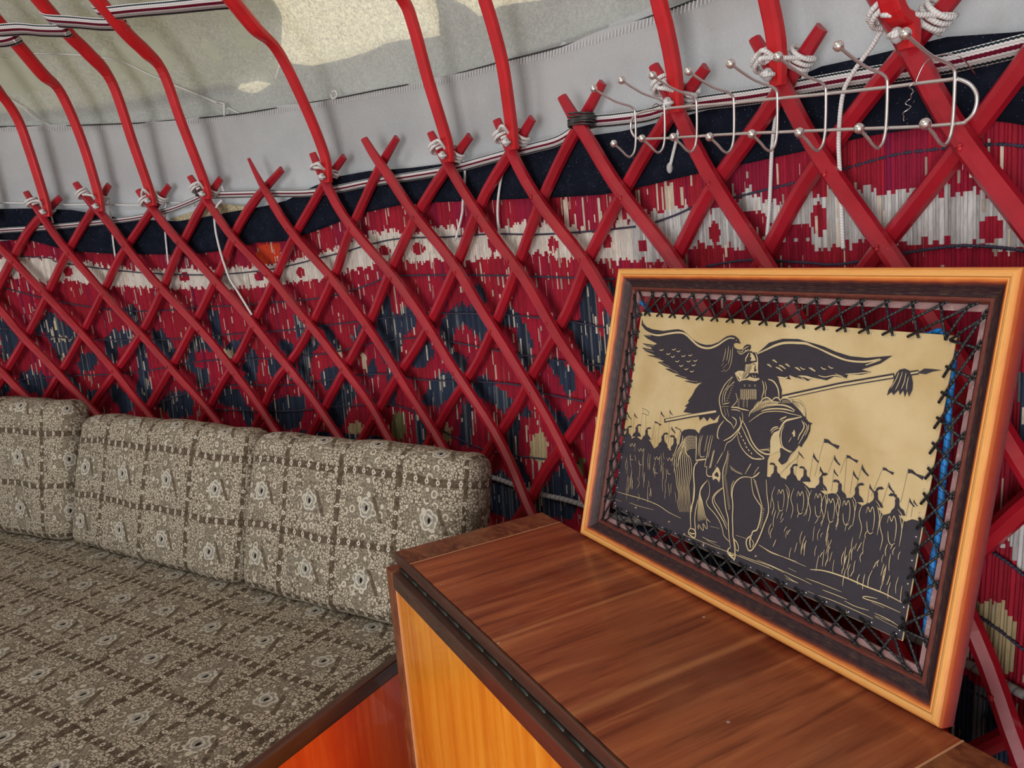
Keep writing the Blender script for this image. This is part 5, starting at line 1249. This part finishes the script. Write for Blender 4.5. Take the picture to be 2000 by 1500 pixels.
stroke('C', [(395,730),(500,760),(640,800),(760,850),(850,910),(960,965)], 1.4); stroke('C', [(500,825),(600,860),(720,890)], .8); stroke('C', [(370,795),(430,815)], 1.)
for L in ([(980,1110),(1090,1150),(1250,1215),(1400,1270),(1500,1310),(1650,1370),(1780,1420)], [(1220,1035),(1300,1055)], [(1450,1115),(1540,1145)], [(1650,1200),(1700,1230),(1760,1270),(1850,1300),(1990,1350)], [(1480,1290),(1600,1335),(1760,1390),(1880,1450)], [(1150,1130),(1210,1160),(1280,1180)], [(1190,1160),(1310,1220)]): stroke('C', L, 1.1)
for (x, y) in ((560,870),(855,995),(1625,1300),(990,1105),(1160,1195)):
    for a in (0, 1.05, 2.1): stroke('C', [(x-11*math.cos(a), y-11*math.sin(a)), (x+11*math.cos(a), y+11*math.sin(a))], 1.4)
ink.build('ink_drawing', M_INK, panel); lin.build('engraved_lines', M_LINE, panel)
# lacing: crosses of black cord between the panel and the strip
def lace(A0, A1, B0, B1, n):
    """A along the strip, B along the panel edge"""
    A0, A1, B0, B1 = map(np.array, (A0, A1, B0, B1)); mb = MB(); out = (A0-B0); out = out/np.linalg.norm(out)
    r_ = .00165
    S = [A0+(A1-A0)*k/n for k in range(n+1)]; Q = [B0+(B1-B0)*(k+.5)/n for k in range(n)]
    d = (A1-A0)/np.linalg.norm(A1-A0)
    def seg(a, b, z): mb.tube([(a[0], a[1], z), ((a[0]+b[0])/2, (a[1]+b[1])/2, z+.0012), (b[0], b[1], z)], r_, 6)
    o2 = np.array([out[0], out[1]])
    for k in range(n+1):
        if k < n: seg(S[k]+o2*.004-d*.005, Q[k]-o2*.006+d*.006, ZP+.0016)
        if k > 1: seg(S[k]+o2*.004+d*.004, Q[k-2]-o2*.006-d*.006, ZP+.0032)
    seg(S[1]+o2*.004+d*.004, Q[0]-o2*.006-d*.006, ZP+.0032); seg(S[n]+o2*.004-d*.003, Q[n-1]-o2*.006+d*.006, ZP+.0032)
    mb.build('lacing', M_BLACKCORD, pic, True)
e = .0385
lace((e+.012, FH-e), (FWID-e-.010, FH-e), (px0+.002, py1), (px1-.002, py1), 17)
lace((e+.012, e), (FWID-e-.010, e), (px0+.002, py0), (px1-.002, py0), 17)
lace((e, e+.004), (e, FH-e-.004), (px0, py0+.002), (px0, py1-.002), 12)
lace((FWID-e, e+.004), (FWID-e, FH-e-.004), (px1, py0+.002), (px1, py1-.002), 12)
# small metal eyelets along the panel edge
def eyelet(x, y):
    ey = MB(); ey.ball((x, y, ZP+.0005), .0013, 1, 1, .5, 6); ey.build('eyelet', M_STEEL, panel, True)
for k in range(18):
    x = px0+.008+(px1-px0-.016)*k/17
    for y in (py0+.005, py1-.005): eyelet(x, y)
for k in range(13):
    y = py0+.01+(py1-py0-.02)*k/12
    for x in (px0+.005, px1-.005): eyelet(x, y)
# blue rope hung behind the panel
def bl(q, o=-.030): x, y = fl(q, o); return (x, y, o)
rp = [bl((1246,618)), bl((1242,600)), bl((1247,590), -.027), bl((1260,596)), bl((1272,612), -.034), bl((1330,640), -.036), bl((1480,665), -.036), bl((1700,660), -.036), bl((1800,656), -.034), bl((1835,647)), bl((1853,666)), bl((1861,700)), bl((1858,750)), bl((1853,800)), bl((1850,860)), bl((1843,920)), bl((1838,980)), bl((1833,1040)), bl((1822,1100)), bl((1817,1160)), bl((1812,1200)), bl((1808,1238))]
mb = MB(); mb.tube(spline(rp, 6), .0036, 8); mb.build('blue_rope', M_BLUECORD, pic, True)
